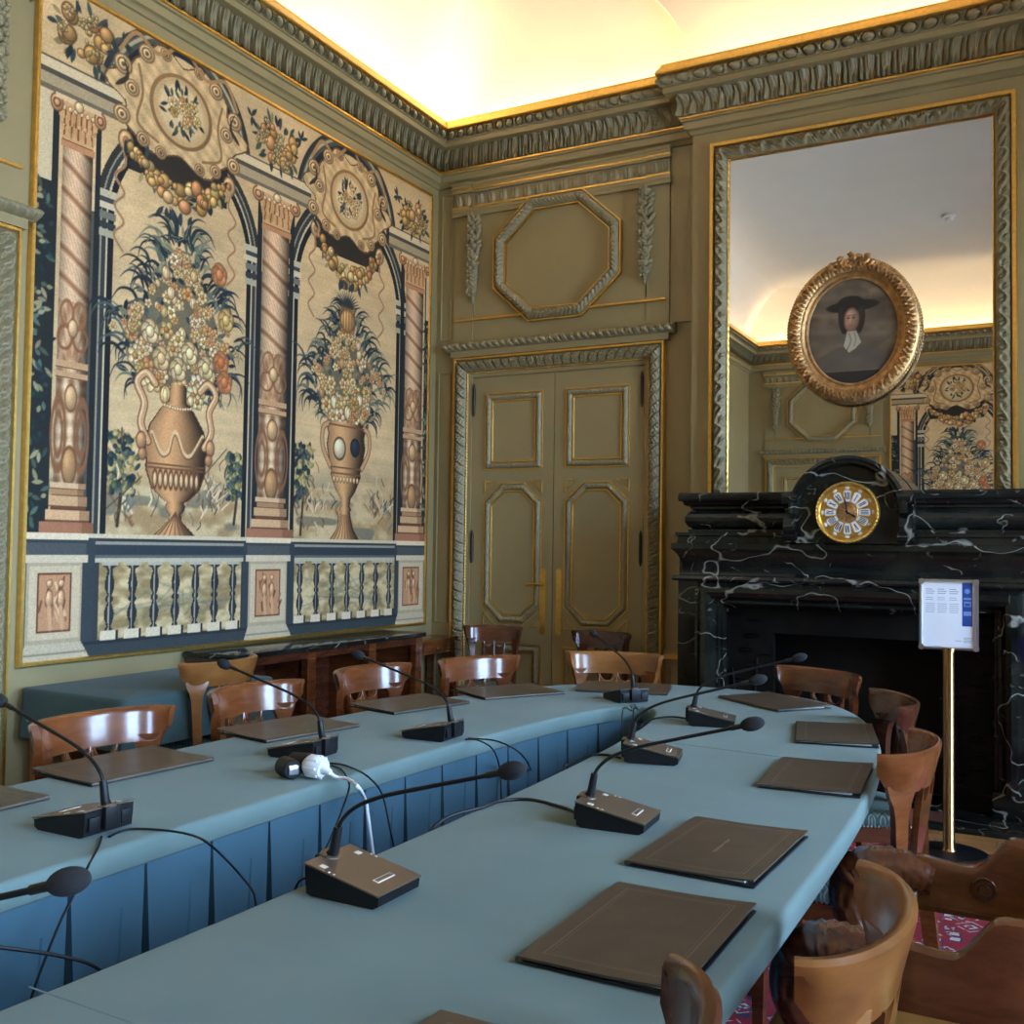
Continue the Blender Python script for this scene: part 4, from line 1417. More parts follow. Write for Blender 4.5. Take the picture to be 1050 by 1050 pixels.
YF = 6.06
part(MB().span((FX - 1.06, 5.735, 0.0), (FX + 1.06, 6.44, .032), .006), 'hearth_slab', 'marble', fp)
part(MB().span((FX - .62, 5.80, .032), (FX + .52, 6.00, .037)), 'hearth_tiles', 'hearth_tile', fp, smooth=False)
jm = MB()
for s in (-1, 1):
    x0, x1 = sorted((FX + s * .745, FX + s * 1.03))
    jm.span((x0, YF, .03), (x1, YC - .002, 1.28))
    jm.span((x0 - .015, YF - .03, .03), (x1 + .015, YC - .002, .17), .008)
for s, nm in ((-1, 'jamb'), (1, 'jamb')):
    x0, x1 = sorted((FX + s * .745, FX + s * 1.03))
    j = MB().span((x0, YF, .032), (x1, YC - .002, 1.28))
    j.span((x0 - .012, YF - .03, .032), (x1 + .012, YC - .002, .17), .008)
    part(j, nm, 'marble', fp, smooth=False)
bol = [(FX - .915, .17), (FX - .915, 1.27), (FX + .915, 1.27), (FX + .915, .17)]
part(MB().sweep(bol, False, [(0, 0), (-.004, .03), (-.02, .034), (-.03, .05), (-.055, .082), (-.085, .09), (-.112, .075), (-.125, .045), (-.135, .03), (-.15, .028), (-.158, .0), (-.18, -.04)], lambda a, b, v: (a, YF - v, b)), 'bolection_moulding', 'marble', fp, angle=30)
en = MB().sweep(fire_path(.985, YF), False, [(0, 1.245), (-.06, 1.25), (-.066, 1.262), (-.06, 1.28), (-.03, 1.285), (-.012, 1.31), (-.016, 1.36), (-.04, 1.41), (-.065, 1.44), (-.07, 1.445), (-.07, 1.478), (-.04, 1.482), (-.036, 1.52), (-.05, 1.526), (-.05, 1.545), (.05, 1.548)], flat)
en.span((FX - 1.03, YF + .02, 1.12), (FX + 1.03, YC - .002, 1.544))
part(en, 'entablature', 'marble', fp, angle=30)
fz = MB().sweep(fire_path(.945, YF + .05), False, [(0, 1.545), (-.03, 1.548), (-.03, 1.565), (-.008, 1.568), (-.032, 1.585), (-.046, 1.612), (-.046, 1.638), (-.036, 1.66), (-.006, 1.688), (-.02, 1.692), (-.02, 1.704), (.05, 1.708)], flat)
fz.span((FX - .945, YF + .05, 1.545), (FX + .945, YM, 1.706))
part(fz, 'frieze', 'marble', fp, angle=30)
sh = MB().sweep(fire_path(.945, YF + .05), False, [(.05, 1.704), (-.03, 1.705), (-.05, 1.715), (-.058, 1.735), (-.075, 1.738), (-.080, 1.75), (-.080, 1.775), (-.072, 1.787), (.3, 1.788)], flat)
sh.span((FX - .90, YF + .1, 1.706), (FX + .90, YM, 1.787))
part(sh, 'mantel_shelf', 'marble', fp, angle=30)
# clock block with its arched top
cz = 1.655
ol = [(FX - .285, 1.485), (FX + .285, 1.485)] + [(FX + .315 * cos(a), cz + .315 * sin(a)) for a in np.linspace(radians(-10), radians(190), 41)]
cb = MB().prism(ol, .06, .51, lambda a, b, v: (a, 6.465 - v, b))
part(cb, 'clock_block', 'marble', fp, angle=30)
am = MB()
arc = [(FX + .318 * cos(a), cz + .318 * sin(a)) for a in np.linspace(radians(0), radians(180), 41)]
am.sweep(arc, False, [(-.006, .06), (-.008, .55), (-.004, .556), (.010, .560), (.022, .552), (.034, .552), (.042, .535), (.05, .52)], lambda a, b, v: (a, 6.465 - v, b))
part(am, 'arched_hood', 'marble', fp, angle=30)
for s in (-1, 1):
    br = MB()
    x = FX + s * .315
    prof = []
    for t in np.linspace(0, 1, 19):
        z = 1.49 + .295 * t
        y = 5.965 - .045 * sin(pi * t) * 1.0 - .035 * sin(2 * pi * t + .3)
        prof.append((y, z))
    pts = prof + [(6.2, 1.785), (6.2, 1.49)]
    br.prism(pts, x - .034, x + .034, lambda a, b, v: (v, a, b))
    for z, r in ((1.742, .042), (1.528, .034)):
        br.tube([(x - .044, 5.945, z), (x + .044, 5.945, z)], r, 16)
    part(br, 'scroll_bracket', 'marble', fp, angle=30)
# firebox
fb = MB()
fb.span((FX - .745, 6.18, .03), (FX - .47, 6.24, 1.12)); fb.span((FX + .47, 6.18, .03), (FX + .745, 6.24, 1.12)); fb.span((FX - .47, 6.18, .94), (FX + .47, 6.24, 1.12))
rn = random.Random(4)
for i in range(60):
    s = rn.choice((-1, 1))
    fb.tube([(FX + s * rn.uniform(.5, .72), 6.178, rn.uniform(.1, 1.05)) for _ in range(1)] + [(FX + s * rn.uniform(.5, .72), 6.176, rn.uniform(.1, 1.05))], .008, 5) if i % 6 == 0 else fb.ellipsoid((FX + s * rn.uniform(.5, .72), 6.18, .08 + i * .017), (.05, .012, .008), 8, 4)
part(fb, 'fire_surround', 'soot', fp, angle=50)
part(MB().span((FX - .745, 6.452, .03), (FX + .745, 6.464, 1.12)).span((FX - .745, 6.24, .03), (FX - .735, 6.45, 1.12)).span((FX + .735, 6.24, .03), (FX + .745, 6.45, 1.12)), 'fireback', 'soot', fp, smooth=False)

# mirror
mi = thing('wall_mirror', 'tall mirror in a carved grey and gilt frame above the fireplace', 'mirror', (-1.105, YC, 1.79))
MX0, MX1, MZ0, MZ1 = -2.012, -.198, 1.62, 4.118
mr = rect(MX0, MZ0, MX1, MZ1)
part(MB().prism(rect(MX0 + .10, MZ0 + .05, MX1 - .10, MZ1 - .10), .003, .012, on_breast), 'mirror_glass', 'mirror', mi, smooth=False)
part(MB().sweep(mr, True, [(0, .001), (0, .042), (.005, .05), (.025, .05), (.030, .040)], on_breast), 'gilt_border', 'gilt', mi)
part(MB().carve(mr, True, lambda t: (.030 + .085 * t, .030 + .022 * sin(pi * t) - .006 * t), (0, 1), h_scroll, .034, .15, on_breast, 30, 14), 'carved_border', 'carving', mi, angle=55, fix=False)
part(MB().sweep(mr, True, [(.030, .002), (.030, .03), (.112, .022), (.114, .012)], on_breast), 'border_backing', 'carving', mi)
part(MB().carve(mr, True, lambda t: (.113 + .016 * t, .014 + .010 * sin(pi * t)), (0, 1), h_bead, .008, .05, on_breast, 8, 4), 'gilt_bead', 'gilt', mi, angle=60, fix=False)

# oval portrait
PX_, PZ_ = -1.100, 2.785
M['old_gilt'] = simple('worn_old_gilding', (0.52, 0.30, 0.12), 0.42, 0.8, var=0.35, scale=26)
po = thing('oval_portrait', 'dark oval portrait in a gilt frame hanging in front of the mirror', 'painting', (PX_, YC - .07, PZ_))


def on_port(a, b, v): return (a, YC - .055 - v, b)


def oval(rx, rz, n=72):
    return [(PX_ + rx * cos(2 * pi * i / n), PZ_ + rz * sin(2 * pi * i / n)) for i in range(n)]


ov = oval(.385, .442)
part(MB().sweep(ov, True, [(0, 0), (-.006, .02), (0, .045), (.01, .052), (.08, .045), (.084, .030), (.10, .020), (.112, .026), (.122, .018), (.124, .004)], on_port), 'frame', 'old_gilt', po)
part(MB().carve(ov, True, lambda t: (.004 + .074 * t, .046 + .016 * sin(pi * t)), (0, 1), h_scroll, .016, .062, on_port, 26, 16, cont=True), 'carved_frame_band', 'old_gilt', po, angle=55, fix=False)
part(MB().carve(ov, True, lambda t: (-.006 + .008 * t, .008 + .03 * t), (-1, 0), h_bead, .010, .018, on_port, 6, 4), 'outer_beading', 'old_gilt', po, angle=60, fix=False)
part(MB().carve(ov, True, lambda t: (.112 + .010 * t, .022), (0, 1), h_bead, .006, .018, on_port, 6, 4), 'inner_beading', 'old_gilt', po, angle=60, fix=False)
cr = MB()
rn = random.Random(9)
for i in range(34):
    a = pi / 2 + rn.uniform(-.42, .42)
    k = 1 + rn.uniform(-.16, .05) * (1 - abs(a - pi / 2))
    cr.ellipsoid((PX_ + .385 * k * cos(a), YC - .055 - rn.uniform(.045, .075), PZ_ + .442 * k * sin(a)), (rn.uniform(.012, .03), .014, rn.uniform(.010, .018)), 8, 5, Matrix.Rotation(rn.uniform(-1, 1), 3, 'Y'))
part(cr, 'carved_crest', 'old_gilt', po)
pp = Paint(-.275, .275, -.325, .325, 120, 142, (108, 90, 70), 8)
nn = pp.noise(.14, .05) * .6 + pp.noise(.05, .03) * .4
pp.I *= (.62 + .75 * nn)[..., None]
pp.ell(.10, .02, .2, .12, (92, 82, 70), .3, .2, None, .35); pp.ell(-.14, -.05, .16, .09, (104, 94, 80), -.3, .2, None, .35); pp.ell(-.1, .2, .2, .08, (84, 76, 66), .1, .2, None, .4)
pp.poly([(-.25, -.24), (-.2, -.15), (-.08, -.09), (.06, -.09), (.18, -.14), (.25, -.24)], (88, 78, 70), .75); pp.rect(-.28, .28, -.33, -.245, (30, 26, 24), .85)
pp.ell(.0, .155, .155, .036, (30, 25, 23), .04, .15); pp.ell(-.01, .178, .075, .04, (34, 28, 26), 0, .15)     # dark hat or hair
for s in (-1, 1): pp.ell(-.005 + s * .052, .07, .026, .085, (44, 36, 32), s * -.12, .2)
pp.ell(-.005, .075, .046, .072, (168, 128, 98), 0, .30, (112, 82, 62)); pp.ell(-.012, .045, .036, .045, (160, 118, 90), 0, .2, None, .7)
for dx in (-.022, .010): pp.ell(-.003 + dx, .083, .009, .005, (62, 44, 36), 0, .1); pp.line([(-.013 + dx, .097), (.009 + dx, .098)], .005, (78, 56, 44))
pp.line([(-.010, .085), (-.014, .06)], .006, (196, 156, 122)); pp.line([(-.022, .033), (.004, .033)], .006, (128, 74, 62))
pp.poly([(-.03, -.0), (.022, -.0), (.05, -.07), (.02, -.105), (-.02, -.13), (-.052, -.09)], (178, 164, 140)); pp.curve([(-.02, -.01), (-.01, -.06), (-.03, -.11)], .007, (122, 110, 96)); pp.curve([(.01, -.01), (.02, -.05), (.01, -.09)], .007, (132, 120, 104))
cv = pp.mesh('canvas', lambda a, b, v: (PX_ + a, YC - .055 - .012 + v, PZ_ + b), 'oil_paint', po)
cv.data.transform(Matrix.Translation(-po.location))
bm = bmesh.new(); bm.from_mesh(cv.data)
bmesh.ops.delete(bm, geom=[v for v in bm.verts if (v.co.x / .275) ** 2 + ((v.co.z) / .328) ** 2 > 1.0], context='VERTS')
bm.to_mesh(cv.data); bm.free()

# clock
KX, KZ, KY = FX + .003, 1.66, 5.955
ck = thing('mantel_clock', 'round gilt clock with white numeral plaques set in the black mantel', 'clock', (KX, KY, KZ))
part(MB().lathe([(.156, 0), (.172, 0), (.176, .012), (.172, .026), (.164, .032), (.158, .030), (.154, .020), (.150, .014)], (KX, KY, KZ), 48, 'Y'), 'bezel', 'gilt', ck)
part(MB().carve([(KX + .172 * cos(2 * pi * i / 48), KZ + .172 * sin(2 * pi * i / 48)) for i in range(48)], True, lambda t: (-.002 + .012 * t, .026 + .006 * sin(pi * t)), (0, 1), h_bead, .006, .0225, lambda a, b, v: (a, KY - v, b), 6, 4), 'beaded_rim', 'gilt', ck, angle=60, fix=False)
dl = part(MB().lathe([(.001, .010), (.154, .010), (.154, .004), (.001, .004)], (KX, KY, KZ), 48, 'Y'), 'dial', 'gilt', ck)
ce = MB().lathe([(.001, .019), (.03, .019), (.045, .016), (.056, .018), (.062, .012), (.062, .010)], (KX, KY, KZ), 40, 'Y')
for i in range(12):
    a = i * pi / 6
    ce.ellipsoid((KX + .04 * cos(a), KY - .017, KZ + .04 * sin(a)), (.010, .004, .006), 8, 4, Matrix.Rotation(-a, 3, 'Y'))
part(ce, 'dial_centre', 'old_gilt', ck)
ROM = ['XII', 'I', 'II', 'III', 'IIII', 'V', 'VI', 'VII', 'VIII', 'IX', 'X', 'XI']
for i, txt in enumerate(ROM):
    a = pi / 2 - i * pi / 6
    er, et = np.array((cos(a), sin(a))), np.array((sin(a), -cos(a)))      # outward, clockwise

    def P(x, r, h):
        q = er * (.094 + r) + et * x
        return (KX + q[0], KY - h, KZ + q[1])
    pl = MB()
    out = [(-.014, -.029), (-.006, -.032), (.006, -.032), (.014, -.029), (.021, .022), (.012, .030), (-.012, .030), (-.021, .022)]
    pl.prism(out, .010, .0165, P)
    po_ = part(pl, 'hour_plaque', 'enamel', ck)
    wid = {'I': .0085, 'V': .015, 'X': .015}
    tot = sum(wid[c] for c in txt)
    sc_ = min(1.0, .034 / tot)
    x = -tot * sc_ / 2
    nm = MB()

    def bar(xa, ra, xb, rb, w):
        d = np.array((xb - xa, rb - ra)); n_ = np.array((-d[1], d[0])) / np.hypot(*d) * w / 2
        nm.prism([(xa + n_[0], ra + n_[1]), (xa - n_[0], ra - n_[1]), (xb - n_[0], rb - n_[1]), (xb + n_[0], rb + n_[1])], .0165, .0175, P)
    for c in txt:
        w_ = wid[c] * sc_
        xm = x + w_ / 2
        if c == 'I':
            bar(xm, -.020, xm, .020, .0042 * sc_)
        elif c == 'V':
            bar(x + w_ * .12, .020, xm, -.020, .0044 * sc_); bar(xm, -.020, x + w_ * .88, .020, .0026 * sc_)
        else:
            bar(x + w_ * .1, .020, x + w_ * .9, -.020, .0044 * sc_); bar(x + w_ * .1, -.020, x + w_ * .9, .020, .0026 * sc_)
        x += w_
    part(nm, 'numeral', 'numeral', po_, smooth=False)
    mp_ = MB().ellipsoid(P(0, .044, .012), (.0165, .004, .0100), 10, 5, Matrix.Rotation(-(a - pi / 2), 3, 'Y'))
    part(mp_, 'minute_plaque', 'enamel', ck)


def hand(ang, L, w, h, nm):
    er, et = np.array((cos(ang), sin(ang))), np.array((sin(ang), -cos(ang)))
    f = lambda x, r, v: (KX + er[0] * r + et[0] * x, KY - v, KZ + er[1] * r + et[1] * x)
    part(MB().prism([(-w, -.012), (w, -.012), (w * .7, L * .5), (w * 1.5, L * .7), (0, L), (-w * 1.5, L * .7), (-w * .7, L * .5)], h, h + .002, f), nm, 'numeral', ck, smooth=False)


hand(pi / 2 - radians(119), .058, .0045, .021, 'hour_hand')
hand(pi / 2 - radians(-10), .092, .003, .024, 'minute_hand')


# ------------------------------------------------------------------ carpet
cp = MB().span((-3.45, -1.7, .0005), (1.35, 5.38, .012))
o = cp.build('persian_carpet', 'carpet', smooth=False)
tag(o, 'red Persian carpet with white and navy pattern under the conference table', 'carpet')

# ------------------------------------------------------------------ conference table under its fitted cloth
TCX, TCY, TA, TB, TN = -1.478, 1.97, 1.035, 2.875, 2.8
ICX, IA, IB, IN = -1.555, .255, 2.10, 2.3


def sup(cx, cy, a, b, n, t):
    c, s = cos(t), sin(t)
    return (cx + a * math.copysign(abs(c) ** (2 / n), c), cy + b * math.copysign(abs(s) ** (2 / n), s))


def resample(pts, n):
    P = np.array(pts + [pts[0]]); L = np.concatenate([[0], np.cumsum(np.hypot(*np.diff(P, axis=0).T))])
    q = np.linspace(0, L[-1], n, endpoint=False)
    return [(float(np.interp(k, L, P[:, 0])), float(np.interp(k, L, P[:, 1]))) for k in q]


NT = 240
OUTL = resample([sup(TCX, TCY, TA, TB, TN, 2 * pi * i / 1200) for i in range(1200)], NT)
INL = [sup(ICX, TCY, IA, IB, IN, t) for t in [2 * pi * i / 4000 for i in range(4000)]]
# match the inner loop to the outer loop by direction from the spine so that the quads stay straight
spine = lambda y: (ICX, max(TCY - 1.75, min(TCY + 1.75, y)))
INP = np.array(INL)
INL = []
for x, y in OUTL:
    c = spine(y)
    d = np.array((x - c[0], y - c[1])); d /= np.hypot(*d)
    r = INP - np.array(c)
    k = np.argmax((r @ d) / (np.hypot(r[:, 0], r[:, 1]) + .02) - 0.0 * r[:, 0])
    INL.append((float(INP[k, 0]), float(INP[k, 1])))


def loop_offset(loop, u, z):
    return [(p[0] + u * q[0], p[1] + u * q[1], z) for p, q in zip(loop, mitres(loop, True))]


def soft(loop):
    P = np.array(loop)
    for _ in range(6):
        P = (np.roll(P, 1, 0) + 2 * P + np.roll(P, -1, 0)) / 4
    return [tuple(p) for p in P]


INL = soft(INL)
tb = thing('conference_table', 'long oval conference table with a narrow open well in the middle', 'table', (TCX, TCY, 0))
cl = MB()
rings = [loop_offset(OUTL, .03, ZT - .062), loop_offset(OUTL, .012, ZT - .064), loop_offset(OUTL, .004, ZT - .056), loop_offset(OUTL, 0, ZT - .014), loop_offset(OUTL, .002, ZT - .006), loop_offset(OUTL, .007, ZT - .001), loop_offset(OUTL, .014, ZT)]
rings += [loop_offset(INL, -.014, ZT), loop_offset(INL, -.007, ZT - .001), loop_offset(INL, -.002, ZT - .006), loop_offset(INL, 0, ZT - .014), loop_offset(INL, -.003, ZT - .055), loop_offset(INL, -.010, ZT - .062), loop_offset(INL, -.03, ZT - .060)]
cl.loft(rings, True, False)
tc = part(cl, 'table_cover', 'cloth', tb, angle=60)
tc['label'] = 'fitted blue green cloth cover'
part(MB().loft([loop_offset(OUTL, .06, ZT - .06), loop_offset(OUTL, .06, ZT - .02), loop_offset(INL, -.05, ZT - .02), loop_offset(INL, -.05, ZT - .06)], True, False, True), 'table_board', 'dark_mahogany', tb, smooth=False)
# pleated skirt round the well
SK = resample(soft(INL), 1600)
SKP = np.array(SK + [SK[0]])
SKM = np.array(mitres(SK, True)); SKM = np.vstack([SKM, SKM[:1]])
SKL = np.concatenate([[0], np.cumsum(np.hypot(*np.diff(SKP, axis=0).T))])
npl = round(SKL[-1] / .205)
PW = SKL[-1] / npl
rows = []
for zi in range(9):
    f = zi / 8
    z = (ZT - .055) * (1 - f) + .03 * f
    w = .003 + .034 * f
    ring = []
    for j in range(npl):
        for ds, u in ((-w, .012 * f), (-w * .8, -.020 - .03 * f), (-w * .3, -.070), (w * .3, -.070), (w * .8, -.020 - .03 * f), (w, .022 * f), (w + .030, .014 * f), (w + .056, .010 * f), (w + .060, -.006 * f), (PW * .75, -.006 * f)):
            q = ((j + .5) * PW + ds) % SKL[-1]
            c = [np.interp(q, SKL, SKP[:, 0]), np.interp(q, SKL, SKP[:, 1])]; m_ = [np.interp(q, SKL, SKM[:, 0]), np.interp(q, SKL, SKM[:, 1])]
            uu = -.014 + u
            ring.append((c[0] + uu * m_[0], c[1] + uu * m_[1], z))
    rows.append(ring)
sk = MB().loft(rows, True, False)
part(sk, 'pleated_skirt', 'shaded_skirt_cloth', tb, angle=22)['label'] = 'blue pleated skirt round the well, shade painted into its cloth'
for a, b in (((30, 1012), (172, 1062)), ((690, 762), (806, 777)), ((1, 905), (30, 908))):
    p, q = on_z(*a, ZT), on_z(*b, ZT)
    if a[0] == 1: continue
    part(MB().tube([tuple(p), tuple((p + q) / 2 + np.array((.004, 0, 0))), tuple(q)], .0014, 6), 'seam', 'cloth', tb)
for k, (x, y) in enumerate(((-.86, 3.3), (-.78, 1.95), (-.80, .45), (-2.08, 3.3), (-2.1, 1.95), (-2.1, .45), (-1.1, 4.35), (-1.9, 4.35), (-1.1, -.4), (-1.9, -.4))):
    lg = MB().loft([[(x + s * dx, y + s2 * dx, z) for s, s2 in ((-1, -1), (1, -1), (1, 1), (-1, 1))] for z, dx in ((.0125, .022), (.10, .026), (ZT - .06, .036))])
    part(lg, 'leg', 'dark_mahogany', tb, smooth=False)

# ------------------------------------------------------------------ leather desk folders
def make_folder():
    t = thing('desk_folder', '', 'folder')
    W, L = .270, .420
    n = 12

    def cover(z0, th, lift):
        mb = MB()
        rings = []
        for i in range(n + 1):
            x = -W / 2 + W * i / n
            zz = z0 + lift * (max(0, (i / n - .35)) / .65) ** 2
            rings.append([(x, -L / 2, zz), (x, L / 2, zz), (x, L / 2, zz + th), (x, -L / 2, zz + th)])
        return mb.loft(rings)
    cover(0.001, .0035, 0).build('back_cover', 'leather_dark', t)
    MB().box((-.008, 0, .0063), (W - .03, L - .03, .0036)).build('paper_sheets', 'paper', t, smooth=False)
    cover(0.0082, .0040, .006).build('front_cover', 'leather', t)
    MB().tube([(-W / 2, -L / 2, .0062), (-W / 2, L / 2, .0062)], .0062, 10).build('spine', 'leather', t)
    ln = MB()
    zt = lambda x: .0082 + .0041 + .006 * (max(0, ((x + W / 2) / W - .35)) / .65) ** 2

    def strip(x0, y0, x1, y1, w):
        k = 10
        d = np.array((x1 - x0, y1 - y0)); nn_ = np.array((-d[1], d[0])) / np.hypot(*d) * w / 2
        V = []
        for i in range(k + 1):
            x, y = x0 + d[0] * i / k, y0 + d[1] * i / k
            V += [(x + nn_[0], y + nn_[1], zt(x + nn_[0]) + .0004), (x - nn_[0], y - nn_[1], zt(x - nn_[0]) + .0004)]
        ln.add(V, [(2 * i, 2 * i + 1, 2 * i + 3, 2 * i + 2) for i in range(k)])
    for off, w in ((.030, .0030), (.037, .0012)):
        a, b = W / 2 - off, L / 2 - off
        strip(-a, -b, a, -b, w); strip(a, -b, a, b, w); strip(a, b, -a, b, w); strip(-a, b, -a, -b, w)
    ln.build('tooled_border', 'leather_tool', t, smooth=False)
    return t


def stamp(t):
    ln = MB()
    rnd = random.Random(3)
    W = .27
    zt = lambda x: .0082 + .0041 + .006 * (max(0, ((x + W / 2) / W - .35)) / .65) ** 2 + .0005
    y = -.055
    while y < .055:
        h = rnd.choice((.006, .008, .005))
        w = rnd.choice((.0022, .004, .003))
        ln.add([(-.004, y, zt(-.004)), (-.004 + h, y, zt(-.004 + h)), (-.004 + h, y + w, zt(-.004 + h)), (-.004, y + w, zt(-.004))], [(0, 1, 2, 3)])
        y += w + .0018
    ln.build('worn_gold_stamp', 'leather_gold', t, smooth=False)


FP = make_folder()
FOLD = [  # x, y, direction of the reader's side (deg), label
    (-.625, 1.665, 0, 'brown leather folder nearest the camera on the right arm of the table'),
    (-.655, 2.215, -2, 'brown leather folder with a worn gold stamp and a lifted corner'),
    (-.622, 3.075, 4, 'brown leather folder on the right arm beside the reddish chair with visible stiles'),
    (-.712, 3.82, 12, 'brown leather folder where the right arm begins to curve to the fireplace'),
    (-1.098, 4.475, 52, 'brown leather folder in front of the dark chair by the fireplace'),
    (-1.81, 4.515, 105, 'brown leather folder in front of the honey coloured chair at the table head'),
    (-2.21, 4.11, 150, 'brown leather folder at the far left bend before the door'),
    (-2.385, 3.56, 166, 'brown leather folder below the chair in front of the marble console'),
    (-2.425, 2.85, 170, 'brown leather folder behind the white power socket'),
    (-2.425, 2.125, 176, 'brown leather folder in front of the leftmost whole chair'),
    (-2.42, 1.55, 180, 'brown leather folder cut by the left edge of the photo'),
    (-.630, 1.025, 0, 'brown leather folder just showing at the bottom edge of the photo')]
for i, (x, y, a, lab) in enumerate(FOLD):
    if i == 0:
        o = FP; o.location = (x, y, ZT + .0005); o.rotation_euler = (0, 0, radians(a)); o['label'] = lab; o['group'] = 'leather folders on the conference table'
    else:
        o = dup(FP, (x, y, ZT + .0005), radians(a), lab)
    if i == 1:
        stamp(o)


# ------------------------------------------------------------------ gooseneck microphones
def make_mic():
    t = thing('gooseneck_microphone', '', 'microphone', group='conference microphones')
    D, W = .165, .142
    b = MB()
    prof = [(-D / 2, .004), (-D / 2 + .012, .0), (D / 2 - .012, .0), (D / 2, .006), (D / 2 + .002, .022), (-D / 2 - .004, .056), (-D / 2 - .004, .040)]
    b.prism(prof, -W / 2 + .004, W / 2 - .004, lambda a, z, v: (a, v, z))
    b.span((-D / 2 - .018, -.022, .012), (-D / 2 + .01, .022, .062), .003)
    b.span((-D / 2 - .010, -W / 2 + .012, .014), (-D / 2, -.03, .045), .002).span((-D / 2 - .010, .03, .014), (-D / 2, W / 2 - .012, .045), .002)
    b.build('base', 'black_plastic', t, angle=30)
    sl = -.034 / (D + .006)
    zt = lambda x: .0585 + (x + D / 2 + .004) * sl
    pl = MB().prism([(-D / 2 - .004, zt(-D / 2 - .004)), (D / 2 + .003, zt(D / 2 + .003)), (D / 2 + .003, zt(D / 2 + .003) + .003), (-D / 2 - .004, zt(-D / 2 - .004) + .003)], -W / 2, W / 2, lambda a, z, v: (a, v, z))
    top = pl.build('top_plate', 'plate', t, smooth=False)
    bt = MB()
    R = Matrix.Translation((.048, 0, zt(.048) + .003)) @ Matrix.Rotation(math.atan(-sl), 4, 'Y')
    bt.join(MB().box((0, 0, .0004), (.014, .054, .0022), 0, .0008), R)
    bo = bt.build('talk_button', 'plate_print', top)
    MB().join(MB().box((0, 0, .0007), (.0095, .0495, .0024), 0, .0008), R).build('button_cap', 'plate', top)
    pr = MB()
    for (x, y, sx, sy) in ((-.052, -.055, .014, .012), (-.05, .050, .012, .014), (-.03, -.066, .004, .004), (-.018, -.066, .004, .004), (-.03, .066, .004, .004), (-.018, .066, .004, .004)):
        R = Matrix.Translation((x, y, zt(x) + .0032)) @ Matrix.Rotation(math.atan(-sl), 4, 'Y')
        pr.join(MB().box((0, 0, .0003), (sx, sy, .0008)), R)
    pr.build('printed_marks', 'plate_print', top, smooth=False)
    so = MB().tube([(-.078, 0, .056), (-.070, 0, .070), (-.062, 0, .115)], [.013, .0105, .0085], 14)
    so.build('socket', 'black_plastic', t)
    MB().tube([(-.078, 0, .055), (-.076, 0, .062)], [.024, .021], 20).build('socket_collar', 'plate', t)
    MB().tube([(-.063, 0, .110), (-.050, 0, .133), (-.018, 0, .160), (.04, 0, .186), (.13, 0, .213), (.24, 0, .244), (.285, 0, .257)], .0042, 10, smooth=5).build('gooseneck', 'black_plastic', t)
    MB().tube([(.268, 0, .2522), (.293, 0, .2594)], .0062, 12).build('microphone_collar', 'iron', t)
    MB().ellipsoid((.318, 0, .2665), (.029, .0165, .0165), 18, 12, Matrix.Rotation(-.28, 3, 'Y')).build('foam_windshield', 'foam', t)
    return t


MP = make_mic()
MICS = [
    (-1.172, 1.600, 0, 'desk microphone nearest the camera on the right arm, with full bronze top plate in view'),
    (-.935, 2.300, 4, 'desk microphone on the right arm just behind the folder with gold stamp'),
    (-1.125, 3.055, 13, 'third desk microphone along the right arm counting from the camera'),
    (-1.165, 3.805, 13, 'farthest desk microphone on the right arm, pointing at the fireplace'),
    (-1.680, 4.200, 140, 'desk microphone at the curved head of the table, seen from behind'),
    (-1.92, 3.010, 182, 'desk microphone on the left arm pointing to the marble console'),
    (-2.10, 2.535, 184, 'desk microphone on the left arm beside the white power socket'),
    (-1.995, 1.632, 180, 'desk microphone nearest the camera on the left arm'),
    (-1.32, .728, 15, 'microphone whose black foam tip enters from the left edge of the photo')]
ROOTS = []
for i, (x, y, a, lab) in enumerate(MICS):
    if i == 0:
        o = MP; o.location = (x, y, ZT + .0008); o.rotation_euler = (0, 0, radians(a)); o['label'] = lab
    else:
        o = dup(MP, (x, y, ZT + .0008), radians(a), lab)
    ROOTS.append(o)


# microphone cables lie on the cloth and drop into the well
def cable(pts, label, r=.0028, mat='black_plastic', name='microphone_cable', cat='cable', group='cables running into the table well'):
    o = MB().tube(pts, r, 8, smooth=8).build(name, mat)
    return tag(o, label, cat, group)


def tz(px, py, z=ZT + .004):
    p = on_z(px, py, z); return (float(p[0]), float(p[1]), float(p[2]))


def well(px, py, x):
    p = on_x(px, py, x); return (float(p[0]), float(p[1]), float(p[2]))


zc = ZT + .0035
cable([tz(112, 858), tz(122, 853), tz(135, 850), tz(165, 851), tz(195, 856), tz(215, 866), well(240, 890, -1.76), well(258, 912, -1.73), well(262, 925, -1.72), well(266, 960, -1.71)], 'black cable looping right from the nearest left-arm microphone')
cable([tz(104, 858), tz(101, 868), tz(92, 885), well(85, 900, -1.75), well(62, 945, -1.72), well(40, 1000, -1.70), well(30, 1030, -1.70)], 'thin cable hanging straight down from the nearest left-arm microphone')
cable([well(-20, 969, -1.72), well(20, 974, -1.70), well(60, 980, -1.68), well(95, 990, -1.66), well(120, 1010, -1.66)], 'black cable sagging across the skirt at the lower left', .0035)
cable([tz(328, 783), tz(345, 783), tz(360, 787), tz(378, 797), well(392, 815, -1.77), well(400, 850, -1.75), well(408, 890, -1.75)], 'black cable falling right of the white power cord')
cable([tz(340, 785), tz(350, 789), tz(357, 800), well(357, 812, -1.78), well(345, 845, -1.76), well(325, 890, -1.75)], 'thin cable falling left of the white power cord')
cable([tz(477, 758), tz(490, 759), tz(505, 768), well(512, 786, -1.77), well(514, 815, -1.76), well(514, 845, -1.76)], 'thin cable falling from the left-arm microphone before the console')
